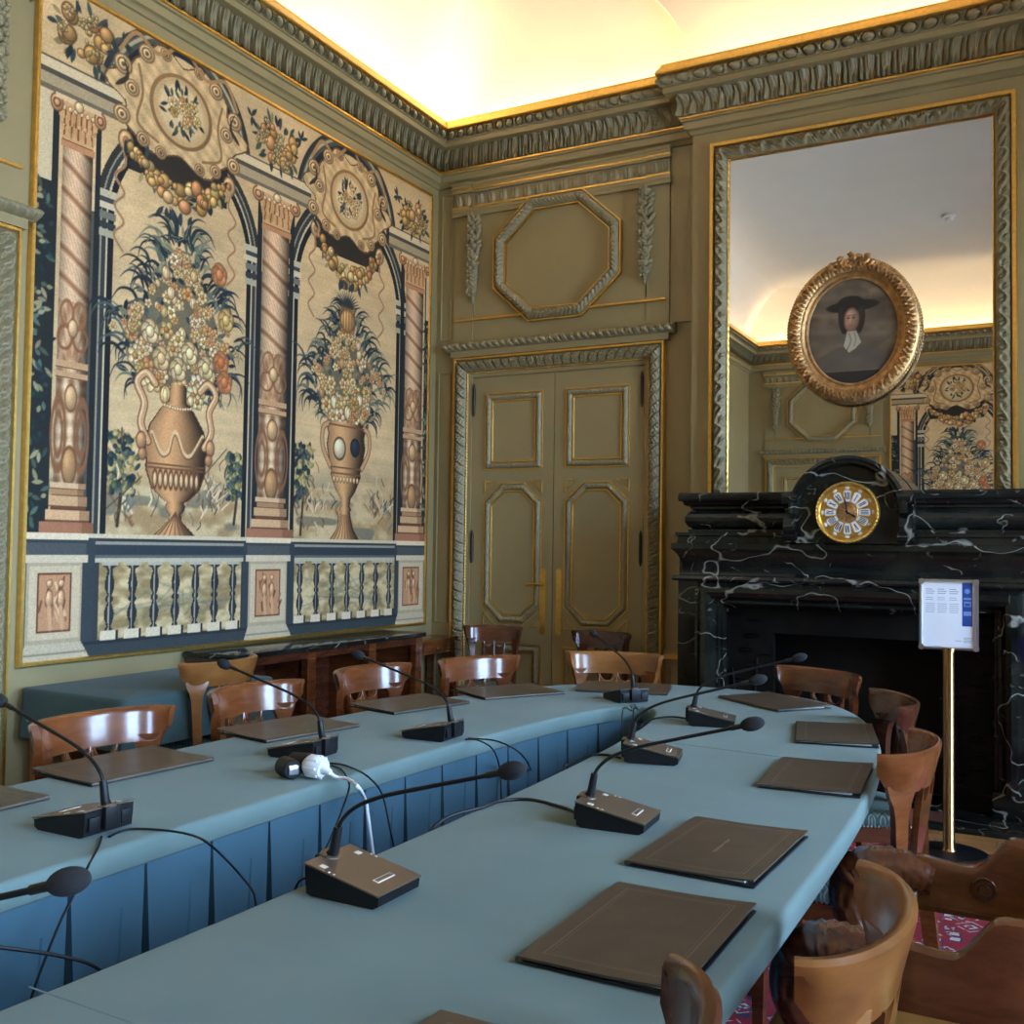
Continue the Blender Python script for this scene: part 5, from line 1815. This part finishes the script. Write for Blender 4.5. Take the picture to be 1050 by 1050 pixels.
cable([tz(480, 757), tz(505, 759), tz(522, 765), tz(536, 775), well(545, 790, -1.77), well(556, 812, -1.76), well(562, 835, -1.755), well(565, 870, -1.755)], 'black cable arching from the left-arm microphone before the console')
cable([tz(604, 840), tz(580, 829), tz(545, 820), tz(515, 821), tz(497, 827), (-1.32, 2.10, ZT - .004), (-1.335, 2.0, ZT - .10), (-1.34, 1.95, ZT - .3)], 'paired black cable trailing left from the microphone behind the stamped folder', .0045)
cable([tz(636, 777), tz(622, 774), tz(608, 774), tz(596, 777), tz(580, 785), (-1.335, 2.85, ZT - .004), (-1.345, 2.75, ZT - .10), (-1.35, 2.7, ZT - .3)], 'black cable trailing left from the third right-arm microphone', .004)
cable([tz(706, 737), tz(690, 735), tz(675, 736), tz(662, 740), tz(656, 746), (-1.40, 3.6, ZT - .006), (-1.41, 3.56, ZT - .1), (-1.41, 3.55, ZT - .3)], 'black cable trailing left from the farthest right-arm microphone', .0035)
cable([tz(646, 723), tz(648, 729), (-1.60, 3.99, ZT + .002), (-1.59, 3.94, ZT - .03), (-1.58, 3.90, ZT - .2), (-1.58, 3.88, ZT - .4)], 'left one of two thin cables dropping from the microphone at the table head', .0022)
cable([tz(650, 722), tz(654, 727), (-1.56, 4.0, ZT + .002), (-1.545, 3.95, ZT - .03), (-1.53, 3.90, ZT - .2), (-1.53, 3.88, ZT - .4)], 'right one of two thin cables dropping from the microphone at the table head', .0022)
p = ROOTS[0].location
cable([(p.x - .09, p.y + .01, zc), (p.x - .115, p.y + .01, zc), (p.x - .15, p.y - .01, ZT - .004), (p.x - .165, p.y - .02, ZT - .1), (p.x - .165, p.y - .02, ZT - .3)], 'short black cable behind the nearest right-arm microphone')

# white power socket with two black plugs, its cord dropping into the well
sp = on_z(322, 787, ZT + .03)
SPX, SPY = float(sp[0]), float(sp[1])
ps = thing('power_socket', 'round white power socket lying by the left-arm microphone', 'socket', (SPX, SPY, ZT))
pb = MB().tube([(-.030, 0, .033), (-.012, 0, .033), (.020, 0, .033), (.034, 0, .030)], [.020, .033, .033, .026], 18)
for k in range(8):
    a = k * pi / 4
    pb.box((.008, .031 * cos(a), .033 + .031 * sin(a) * .98), (.040, .007, .007), 0, .002)
pb.build('socket_body', 'white_plastic', ps)
MB().tube([(.034, 0, .030), (.060, 0, .022)], [.016, .007], 12).build('strain_relief', 'white_plastic', ps)
cord = [Vector(tz(352, 791, ZT + .012)), Vector(tz(363, 795, ZT + .010))]
w2l = lambda q: (q[0] - SPX, q[1] - SPY, q[2] - ZT)
cpts = [(.055, 0, .023), w2l(tz(345, 797, ZT + .008)), w2l(tz(357, 799, ZT + .008)), w2l(tz(368, 808, ZT + .008)), w2l(well(375, 822, -1.765)), w2l(well(378, 842, -1.75)), w2l(well(382, 872, -1.74)), w2l(well(386, 905, -1.74))]
MB().tube(cpts, .0052, 10, smooth=6).build('white_cord', 'white_plastic', ps)
for k, (dx, dy, rz, lab) in enumerate(((-.074, .042, .35, 'round black power plug behind, pushed into the white socket'), (-.062, -.036, -.45, 'round black power plug in front, lying beside the white socket'))):
    t = thing('power_plug', lab, 'plug', (SPX + dx, SPY + dy, ZT), rz, 'black plugs at the white socket')
    MB().tube([(.030, 0, .0285), (.026, 0, .0285), (-.034, 0, .0285), (-.040, 0, .0285)], [.024, .028, .028, .022], 18).build('plug_body', 'black_plastic', t)
    MB().box((.032, 0, .0285), (.012, .030, .026), 0, .003).build('plug_face', 'silver' if k else 'black_plastic', t)


# ------------------------------------------------------------------ chairs with curved top rails
def rail_xy(ph, d=0.0):
    """centre line of the curved back in plan, d = outward offset"""
    x, y = -.120 - .110 * cos(ph), .235 * sin(ph)
    n = Vector((-cos(ph) / .11, sin(ph) / .235)).normalized()
    return x + n.x * d, y + n.y * d


def make_chair(wood, seat_mat, nails=True):
    t = thing('gondola_chair', '', 'chair')
    # rail
    ZR0, ZR1 = .764, .877
    rings = []
    PH = np.linspace(-radians(84), radians(84), 41)
    for ph in PH:
        e = max(0, (abs(ph) - radians(66)) / radians(18))
        zb = ZR0 + .055 * e
        sec = [(-.010, zb + .002), (.009, zb), (.014, zb + .05), (.019, ZR1 - .018), (.018, ZR1 - .005), (.010, ZR1 + .002), (-.003, ZR1 + .001), (-.009, ZR1 - .006), (-.010, ZR1 - .02), (-.012, zb + .05)]
        rings.append([(*rail_xy(ph, d + .015 * (z - .81) / .1), z) for d, z in sec])
    MB().loft(rings).build('top_rail', wood, t, angle=45)
    # stiles, widening under the rail
    for s in (-1, 1):
        rings = []
        for z, w, ph, back in ((.790, .075, 55, 0), (.760, .062, 55, 0), (.735, .044, 54, .002), (.70, .034, 53, .005), (.62, .029, 51, .010), (.52, .027, 49, .010), (.44, .028, 47, .005)):
            a = radians(ph)
            ring = []
            for ds, d in ((-w, -.011), (w, -.011), (w, .011), (-w, .011)):
                pa = a + ds / .24
                x, y = rail_xy(pa, d)
                ring.append((x + back, s * y, z))
            rings.append(ring)
        MB().loft(rings).build('stile', wood, t, angle=30)
    # vase splat with two scallops under the rail
    half = [(.030, .44), (.028, .49), (.048, .56), (.078, .63), (.094, .70), (.096, .768)]
    sc = []
    for c in (.048, -.048):
        for a in np.linspace(0, pi, 9):
            sc.append((c + .040 * cos(a), .768 - .042 * sin(a)))
    out = half + [(y, z) for y, z in sc] + [(-y, z) for y, z in reversed(half)]
    sx = lambda z: -.224 + .045 * ((.77 - z) / .33)
    spl = MB().prism(out, -.007, .007, lambda a, b, v: (sx(b) + v + .12 * a * a * 2, a, b))
    so = spl.build('splat', wood, t, angle=30)
    rim = MB()
    for c in (.048, -.048):
        rim.tube([(sx(z) + .010 + .24 * y * y, y, z) for y, z in [(c + .042 * cos(a), .770 - .045 * sin(a)) for a in np.linspace(0, pi, 13)]], .0042, 6)
    for s in (-1, 1):
        rim.tube([(sx(z) + .009 + .24 * y * y, s * (y - .006), z) for y, z in half[1:]], .0032, 6, smooth=3)
    rim.tube([(sx(z) + .009, 0, z) for z in (.76, .70, .60)], .004, 6)
    rim.build('carved_edging', wood, so)
    # seat frame and upholstery
    SE = [(.225, -.225), (.225, .225), (-.195, .185), (-.195, -.185)]

    def inset(k, z): return [(x * (1 - k) + .015 * k, y * (1 - k), z) for x, y in SE]
    MB().loft([inset(0, .385), inset(0, .435), inset(.03, .440)]).build('seat_frame', wood, t, smooth=False)
    sub = []
    for k, z in ((.03, .436), (.01, .446), (.005, .462), (.03, .476), (.10, .486), (.30, .492), (.6, .494)):
        base = inset(k, z)
        ring = []
        for i in range(4):
            a, b = Vector(base[i]), Vector(base[(i + 1) % 4])
            for q in np.linspace(.06, .94, 8):
                ring.append(tuple(a.lerp(b, float(q))))
        sub.append(ring)
    st = MB().loft(sub).build('seat_cushion', seat_mat, t, angle=60)
    if nails:
        nb = MB()
        base = inset(0.0, .4415)
        for i in range(4):
            a, b = Vector(base[i]), Vector(base[(i + 1) % 4])
            n = int((b - a).length / .013)
            for q in range(n):
                nb.ellipsoid(a.lerp(b, (q + .5) / n), (.0045, .0045, .004), 5, 3)
        nb.build('nail_trim', 'silver', st)
    for s in (-1, 1):
        MB().loft([[(.200 + dx * a, s * .200 + dx * b, z) for a, b in ((-1, -1), (1, -1), (1, 1), (-1, 1))] for z, dx in ((.0, .013), (.2, .019), (.39, .024))]).build('front_leg', wood, t, smooth=False)
        MB().loft([[(x + dx * a, s * .178 + .016 * b, z) for a, b in ((-1, -1), (1, -1), (1, 1), (-1, 1))] for z, x, dx in ((.0, -.285, .016), (.12, -.245, .018), (.26, -.205, .021), (.44, -.186, .022))]).build('rear_leg', wood, t, smooth=False)
    return t


FZ = .0122
CH = {}
CHAIRS = [  # x, y, facing (deg), wood, seat, label
    (-.447, 1.640, 180, 'honey', 'seat', 'pale brown chair at the lower right with its rounded rail top towards the camera'),
    (-.555, 3.155, 177, 'mahogany', 'seat', 'reddish chair on the right arm with its stiles in full view beside the sign'),
    (-.715, 4.02, 200, 'dark_mahogany', 'seat', 'dark chair on the right arm just before the fireplace opening'),
    (-1.058, 4.665, 238, 'mahogany', 'seat', 'reddish chair with its back to the fireplace opening'),
    (-2.01, 4.815, 284, 'honey', 'seat', 'honey coloured chair at the head of the table before the door'),
    (-2.37, 4.30, 340, 'mahogany', 'seat', 'reddish chair at the far left bend of the table, before the left door leaf'),
    (-2.555, 3.735, 356, 'mahogany', 'seat', 'reddish chair on the left side in front of the marble console'),
    (-2.56, 3.0, 0, 'mahogany', 'seat', 'reddish chair on the left side in front of the turned orange chair'),
    (-2.50, 2.225, 355, 'mahogany', 'seat', 'reddish chair on the left side nearest the left edge of the photo'),
    (-.592, 1.07, 181, 'dark_mahogany', 'seat', 'chair whose dark rail tip rises over the nearest folder')]
for i, (x, y, a, wd, stt, lab) in enumerate(CHAIRS):
    if (wd, stt) not in CH:
        CH[(wd, stt)] = o = make_chair(wd, stt)
        o.location = (x, y, FZ); o.rotation_euler = (0, 0, radians(a)); o['label'] = lab; o['group'] = 'chairs round the conference table'
    else:
        dup(CH[(wd, stt)], (x, y, FZ), radians(a), lab, 'chairs round the conference table')
dup(CH[('honey', 'seat')], (-3.66, 3.61, FZ), radians(183), 'orange wooden chair turned to the cloth covered side table', 'chairs along the walls')
o = dup(CH[('dark_mahogany', 'seat')], (-3.50, 6.20, 0), radians(-72), 'dark chair standing in front of the left door leaf', 'chairs along the walls')
o.scale = (.84, .84, 1.0)
o = dup(CH[('dark_mahogany', 'seat')], (-2.72, 6.18, 0), radians(-98), 'dark chair standing in front of the right door leaf', 'chairs along the walls')
o.scale = (.9, .9, 1.0)

# ------------------------------------------------------------------ carved tub armchair at the lower right
ac = thing('tub_armchair', 'carved mahogany tub armchair with mustard seat at the right edge', 'armchair', (-.100, 2.34, FZ), pi)
RA = .292


def tub(s):
    """plan of the band: s -1..1 from one arm tip round the back to the other; returns x, y, nx, ny"""
    La, Lb = .20, pi * RA
    tot = 2 * La + Lb
    q = (s + 1) / 2 * tot
    if q < La: return (La - q, -RA, 0, -1)
    if q > La + Lb: return (q - La - Lb, RA, 0, 1)
    a = -pi / 2 - (q - La) / RA
    return (RA * cos(a), RA * sin(a), cos(a), sin(a))


def tub_top(x):
    # low arm in front, S-curve up to the crest behind
    t = min(1, max(0, (.075 - x) / .085))
    return .686 + .080 * (t * t * (3 - 2 * t)) + .012 * max(0, (x - .1) / .1)


rings = []
for s in np.linspace(-1, 1, 81):
    x, y, nx, ny = tub(s)
    zt_ = tub_top(x)
    sec = [(-.012, .574), (.012, .570), (.016, .61), (.017, zt_ - .02), (.018, zt_ - .004), (.008, zt_ + .004), (-.008, zt_ + .003), (-.013, zt_ - .006), (-.013, zt_ - .02), (-.014, .61)]
    rings.append([(x + nx * d, y + ny * d, z) for d, z in sec])
MB().loft(rings).build('curved_back', 'brown_mahogany', ac, angle=45)
lw = MB().tube([(tub(s)[0] - tub(s)[2] * .016, tub(s)[1] - tub(s)[3] * .016, .586) for s in np.linspace(-.97, .97, 61)], .006, 6)
for s in (-.78, -.60, .60, .78):
    x, y, nx, ny = tub(s)
    zc_ = (tub_top(x) + .59) / 2
    for r in (.010, .020, .026):
        ring = []
        for k in range(17):
            a = 2 * pi * k / 16
            ring.append((x - nx * .0155 - ny * r * cos(a), y - ny * .0155 + nx * r * cos(a), zc_ + r * sin(a)))
        lw.tube(ring, .0028, 5, caps=False)
lw.build('carved_rosettes', 'brown_mahogany', ac)
for s in (-1, 1):
    hp = catmull([Vector(q) for q in ((.165, s * RA, .645), (.220, s * RA, .655), (.285, s * RA, .652), (.335, s * RA, .632), (.362, s * RA, .585), (.355, s * RA, .530), (.315, s * RA * .96, .470), (.275, s * RA * .92, .430))], 10)
    hr = [.030, .044, .053, .052, .045, .036, .028, .026]
    rings = []
    for i, p_ in enumerate(hp):
        d = (hp[min(i + 1, len(hp) - 1)] - hp[max(i - 1, 0)]).normalized()
        a_ = Vector((0, 1, 0)); b_ = d.cross(a_)
        f = i / 10; k = min(int(f), 6)
        r0_ = hr[k] + (hr[k + 1] - hr[k]) * (f - k)
        ring = []
        for q in range(44):
            th = 2 * pi * q / 44
            rel = 0.0
            if f < 3.0:      # overlapping carved scales, then a smooth collar
                ph = f * 3.2
                row = int(ph)
                rel = .007 * (1 - (ph - row)) * abs(cos(th * 6 + (row % 2) * pi / 2)) ** .5
            elif f < 3.4:
                rel = .007 * sin(pi * (f - 3.0) / .4)
            elif f < 4.6:
                rel = -.004 + .006 * abs(sin(th * 4))
            else:
                rel = .0025 * abs(cos(th * 5))
            ring.append(p_ + (a_ * cos(th) + b_ * sin(th)) * (r0_ + rel))
        rings.append(ring)
    hd = MB().loft(rings)
    for sy in (-1, 1):
        hd.ellipsoid((.330, s * RA + sy * .040, .655), (.012, .008, .011), 8, 5)
    hd.build('carved_arm_head', 'dark_mahogany', ac, angle=60)
AE = [(.43, -.285), (.43, .285), (-.20, .235), (-.20, -.235)]
ins = lambda k, z: [(x * (1 - k) + .03 * k, y * (1 - k), z) for x, y in AE]
MB().loft([ins(0, .36), ins(0, .415), ins(.02, .42)]).build('seat_frame', 'mahogany', ac, smooth=False)
MB().loft([ins(.03, .418), ins(.005, .43), ins(.005, .452), ins(.05, .468), ins(.25, .474)]).build('seat_cushion', 'mustard', ac, angle=60)
for s in (-1, 1):
    MB().loft([[(.395 + dx * a, s * .25 + dx * b, z) for a, b in ((-1, -1), (1, -1), (1, 1), (-1, 1))] for z, dx in ((0, .016), (.2, .022), (.37, .028))]).build('front_leg', 'mahogany', ac, smooth=False)
    MB().loft([[(x + .022 * a, s * y + .020 * b, z) for a, b in ((-1, -1), (1, -1), (1, 1), (-1, 1))] for z, x, y in ((0, -.27, .19), (.2, -.225, .19), (.40, -.205, .195), (.58, -.215, .198))]).build('rear_leg', 'mahogany', ac, smooth=False)

# ------------------------------------------------------------------ side furniture
st = thing('cloth_covered_table', 'low side table under a dark blue green cloth against the tapestry wall', 'table', (-3.87, 3.55, 0))
sx0, sx1, sy0, sy1, sz = -4.205, -3.535, 3.075, 4.035, .76


def rrect(x0, y0, x1, y1, r, z, n=6):
    out = []
    for cx, cy, a0 in ((x1 - r, y1 - r, 0), (x0 + r, y1 - r, 90), (x0 + r, y0 + r, 180), (x1 - r, y0 + r, 270)):
        for k in range(n + 1):
            a = radians(a0 + 90 * k / n)
            out.append((cx + r * cos(a), cy + r * sin(a), z))
    return out


def drape(z, o, w=0.0):
    pts = rrect(sx0 - o * 0, sy0 - o, sx1 + o, sy1 + o, .03 + o, z)
    P = np.array(pts); n = len(P)
    res = []
    for i, p in enumerate(P):
        d = p[:2] - np.array((-3.87, 3.55)); d /= np.hypot(*d)
        k = w * sin(i * 2.4)
        res.append((p[0] + d[0] * k, p[1] + d[1] * k, z))
    return res


dr = MB().loft([drape(sz - .22, .022, .006), drape(sz - .10, .014, .003), drape(sz - .02, .004), drape(sz - .006, -.002), drape(sz, -.012)], True, True)
x = part(dr, 'drape', 'dark_cloth', st, angle=50)
for lx, ly in ((-3.60, 3.13), (-3.60, 3.97), (-4.14, 3.13), (-4.14, 3.97)):
    part(MB().loft([[(lx + a * d, ly + b * d, z) for a, b in ((-1, -1), (1, -1), (1, 1), (-1, 1))] for z, d in ((0, .022), (sz - .03, .032))]), 'leg', 'honey', st, smooth=False)

cn = thing('marble_console', 'long wooden console with a black marble top below the tapestry', 'console', (-4.03, 5.0, 0))
cx0, cx1, cy0, cy1, czt = -4.215, -3.86, 4.09, 5.90, .845
part(MB().span((cx0, cy0 - .02, czt - .028), (cx1 + .02, cy1 + .02, czt), .006), 'marble_top', 'marble', cn)
cs = MB()
cs.span((cx0, cy0, czt - .075), (cx1 - .006, cy1, czt - .029)); cs.span((cx0, cy0, .05), (cx0 + .02, cy1, czt - .075)); cs.span((cx0, cy0, .05), (cx1, cy1, .09))
part(cs, 'carcass', 'dark_mahogany', cn, smooth=False)
for y in (cy0, cy0 + .60, cy0 + 1.20, cy1 - .075):
    pq = MB().span((cx0 + .02, y + .02, 0), (cx1 - .04, y + .055, czt - .075)).span((cx1 - .05, y, 0), (cx1, y + .075, czt - .03), .004)
    for k in (.02, .0375, .055):
        pq.span((cx1, y + k - .004, .12), (cx1 + .003, y + k + .004, czt - .13))
    up = part(pq, 'upright', 'mahogany', cn, smooth=False)
    st_ = MB()
    for k in (.024, .052):
        st_.ellipsoid((cx1 + .002, y + k, czt - .075), (.005, .006, .006), 8, 5)
    part(st_, 'brass_stud', 'brass', up)

ct = thing('corner_table', 'small reddish wooden table in the corner left of the door', 'table', (-4.09, 6.28, 0))
part(MB().span((-4.215, 6.00, .745), (-3.96, 6.545, .77), .005), 'table_top', 'mahogany', ct)
part(MB().span((-4.20, 6.03, .66), (-3.985, 6.53, .745)), 'apron', 'mahogany', ct, smooth=False)
dw = part(MB().span((-3.985, 6.10, .672), (-3.978, 6.46, .733), .003), 'drawer', 'mahogany', ct)
part(MB().ellipsoid((-3.972, 6.28, .70), (.008, .01, .01), 8, 5), 'knob', 'brass', dw)
for lx, ly in ((-4.00, 6.05), (-4.00, 6.51), (-4.185, 6.05), (-4.185, 6.51)):
    part(MB().loft([[(lx + a * d, ly + b * d, z) for a, b in ((-1, -1), (1, -1), (1, 1), (-1, 1))] for z, d in ((0, .012), (.66, .019))]), 'leg', 'mahogany', ct, smooth=False)

# ------------------------------------------------------------------ sign on a brass stand
sb = on_z(973, 880, 0.0)
GX, GY = float(sb[0]), float(sb[1])
sg = thing('sign_stand', 'brass stand with a small framed notice in front of the fireplace', 'sign', (GX, GY, FZ), radians(4))
MB().lathe([(.001, 0), (.172, 0), (.178, .004), (.178, .014), (.172, .018)], n=48).build('base_rim', 'brass', sg)
MB().lathe([(.001, .016), (.170, .016), (.165, .021), (.03, .026), (.001, .026)], n=48).build('base', 'black_plastic', sg)
MB().lathe([(.001, .024), (.034, .026), (.030, .034), (.026, .04), (.026, .955), (.030, .957), (.030, .975), (.001, .977)], n=24).build('pole', 'brass', sg)
fw, fh, fz0 = .262, .335, .965
bx = rect(-fw / 2, fz0, fw / 2, fz0 + fh)
mpf = lambda a, b, v: (a, -v, b)
fr = MB().prism(bx, -.012, .004, mpf).sweep(bx, True, [(0, -.012), (0, .006), (.004, .013), (.013, .014), (.018, .008), (.018, .003)], mpf)
for cx_, cz_ in ((-fw / 2 + .012, fz0 + .012), (fw / 2 - .012, fz0 + .012), (-fw / 2 + .012, fz0 + fh - .012), (fw / 2 - .012, fz0 + fh - .012)):
    fr.tube([(cx_, .0, cz_), (cx_, -.0155, cz_)], .014, 16)
fo = fr.build('sign_frame', 'silver', sg, angle=40)
pa = MB().prism(rect(-fw / 2 + .018, fz0 + .018, fw / 2 - .018, fz0 + fh - .018), .004, .0055, mpf).build('notice_sheet', 'paper', fo, smooth=False)
bl = MB().prism(rect(.060, fz0 + .115, .104, fz0 + fh - .018), .0055, .0058, mpf).build('blue_band', 'ink_blue', fo, smooth=False)
gr = MB()
for c in range(3):
    x0 = -.100 + c * .052
    for r, wd in enumerate((.030, .040, .036, .0, .032, .034, .0, .042, .040, .043, .041, .038)):
        if wd:
            z = fz0 + fh - .050 - r * .0098
            gr.prism(rect(x0, z, x0 + wd, z + (.0042 if r < 3 else .003)), .0055, .0058, mpf)
for r in range(4):
    gr.prism(rect(.066, fz0 + .038 + r * .007, .066 + .036, fz0 + .041 + r * .007), .0055, .0058, mpf)
gr.prism(rect(.028, fz0 + .044, .058, fz0 + .047), .0055, .0058, mpf)
gr.build('small_print', 'ink_grey', fo, smooth=False)
pb = MB()
pb.prism([(.082 + .012 * cos(a), fz0 + fh - .055 + .012 * sin(a)) for a in np.linspace(0, 2 * pi, 20)[:-1]], .0058, .0060, mpf)
for z, h in ((fz0 + fh - .085, .010), (fz0 + fh - .103, .004), (fz0 + fh - .150, .020)):
    pb.prism(rect(.066, z - h, .099, z), .0058, .0060, mpf)
pb.sweep(rect(.068, fz0 + fh - .128, .098, fz0 + fh - .108), True, [(0, .0058), (0, .0061), (.004, .0061), (.004, .0058)], mpf)
pb.build('pale_emblems', 'ink_pale', fo, smooth=False)

# ------------------------------------------------------------------ navy flag at the right edge
q = on_y(1047, 660, 5.55)
fl = thing('flag', 'navy flag on a stand at the right edge beside the fireplace', 'flag', (q[0] + .16, 5.55, 0))
MB().lathe([(.001, 0), (.15, 0), (.15, .015), (.03, .03), (.001, .03)], n=32).build('flag_base', 'brass', fl)
MB().tube([(0, 0, .02), (0, 0, 2.3)], .014, 12).build('flag_pole', 'brass', fl)
rings = []
for i in range(14):
    z = 2.2 - i * .1
    k = .03 + .13 * math.exp(-((z - .98) / .16) ** 2) + .025 * sin(z * 3)
    rings.append([(k * cos(a) * (1 + .15 * sin(5 * a)), .6 * k * sin(a) * (1 + .15 * sin(5 * a + 1)), z) for a in np.linspace(0, 2 * pi, 25)[:-1]])
MB().loft(rings).build('flag_cloth', 'blue_flag', fl)


# ------------------------------------------------------------------ daylight and colour management
w = bpy.data.worlds.new('sky')
SC.world = w
w.use_nodes = True
bg = w.node_tree.nodes['Background']
nt = w.node_tree
tc_ = nt.nodes.new('ShaderNodeTexCoord')
sx_ = nt.nodes.new('ShaderNodeSeparateXYZ')
nt.links.new(tc_.outputs['Generated'], sx_.inputs[0])
sky = ramp(nt, sx_.outputs['Z'], [(0.0, (0.34, 0.44, 0.56, 1)), (0.03, (0.46, 0.68, 1.0, 1)), (0.8, (0.36, 0.59, 1.0, 1))])
nt.links.new(sky, bg.inputs['Color'])
bg.inputs['Strength'].default_value = 18.0
for a, b in WIN:
    l = bpy.data.lights.new('window_portal', 'AREA')
    l.shape = 'RECTANGLE'; l.size = WZ1 - WZ0; l.size_y = b - a
    l.cycles.is_portal = True
    o = bpy.data.objects.new('window_portal', l)
    C.objects.link(o)
    o.location = (XR + .30, (a + b) / 2, (WZ0 + WZ1) / 2)
    o.rotation_euler = (0, radians(90), 0)
SC.view_settings.view_transform = 'Standard'
SC.view_settings.look = 'None'
SC.view_settings.gamma = 1.0
SC.view_settings.use_curve_mapping = False
SC.view_settings.exposure = 1.15
SC.cycles.max_bounces = 8
SC.cycles.diffuse_bounces = 5
SC.cycles.glossy_bounces = 4
SC.cycles.sample_clamp_indirect = 6.0
SC.cycles.use_denoising = True
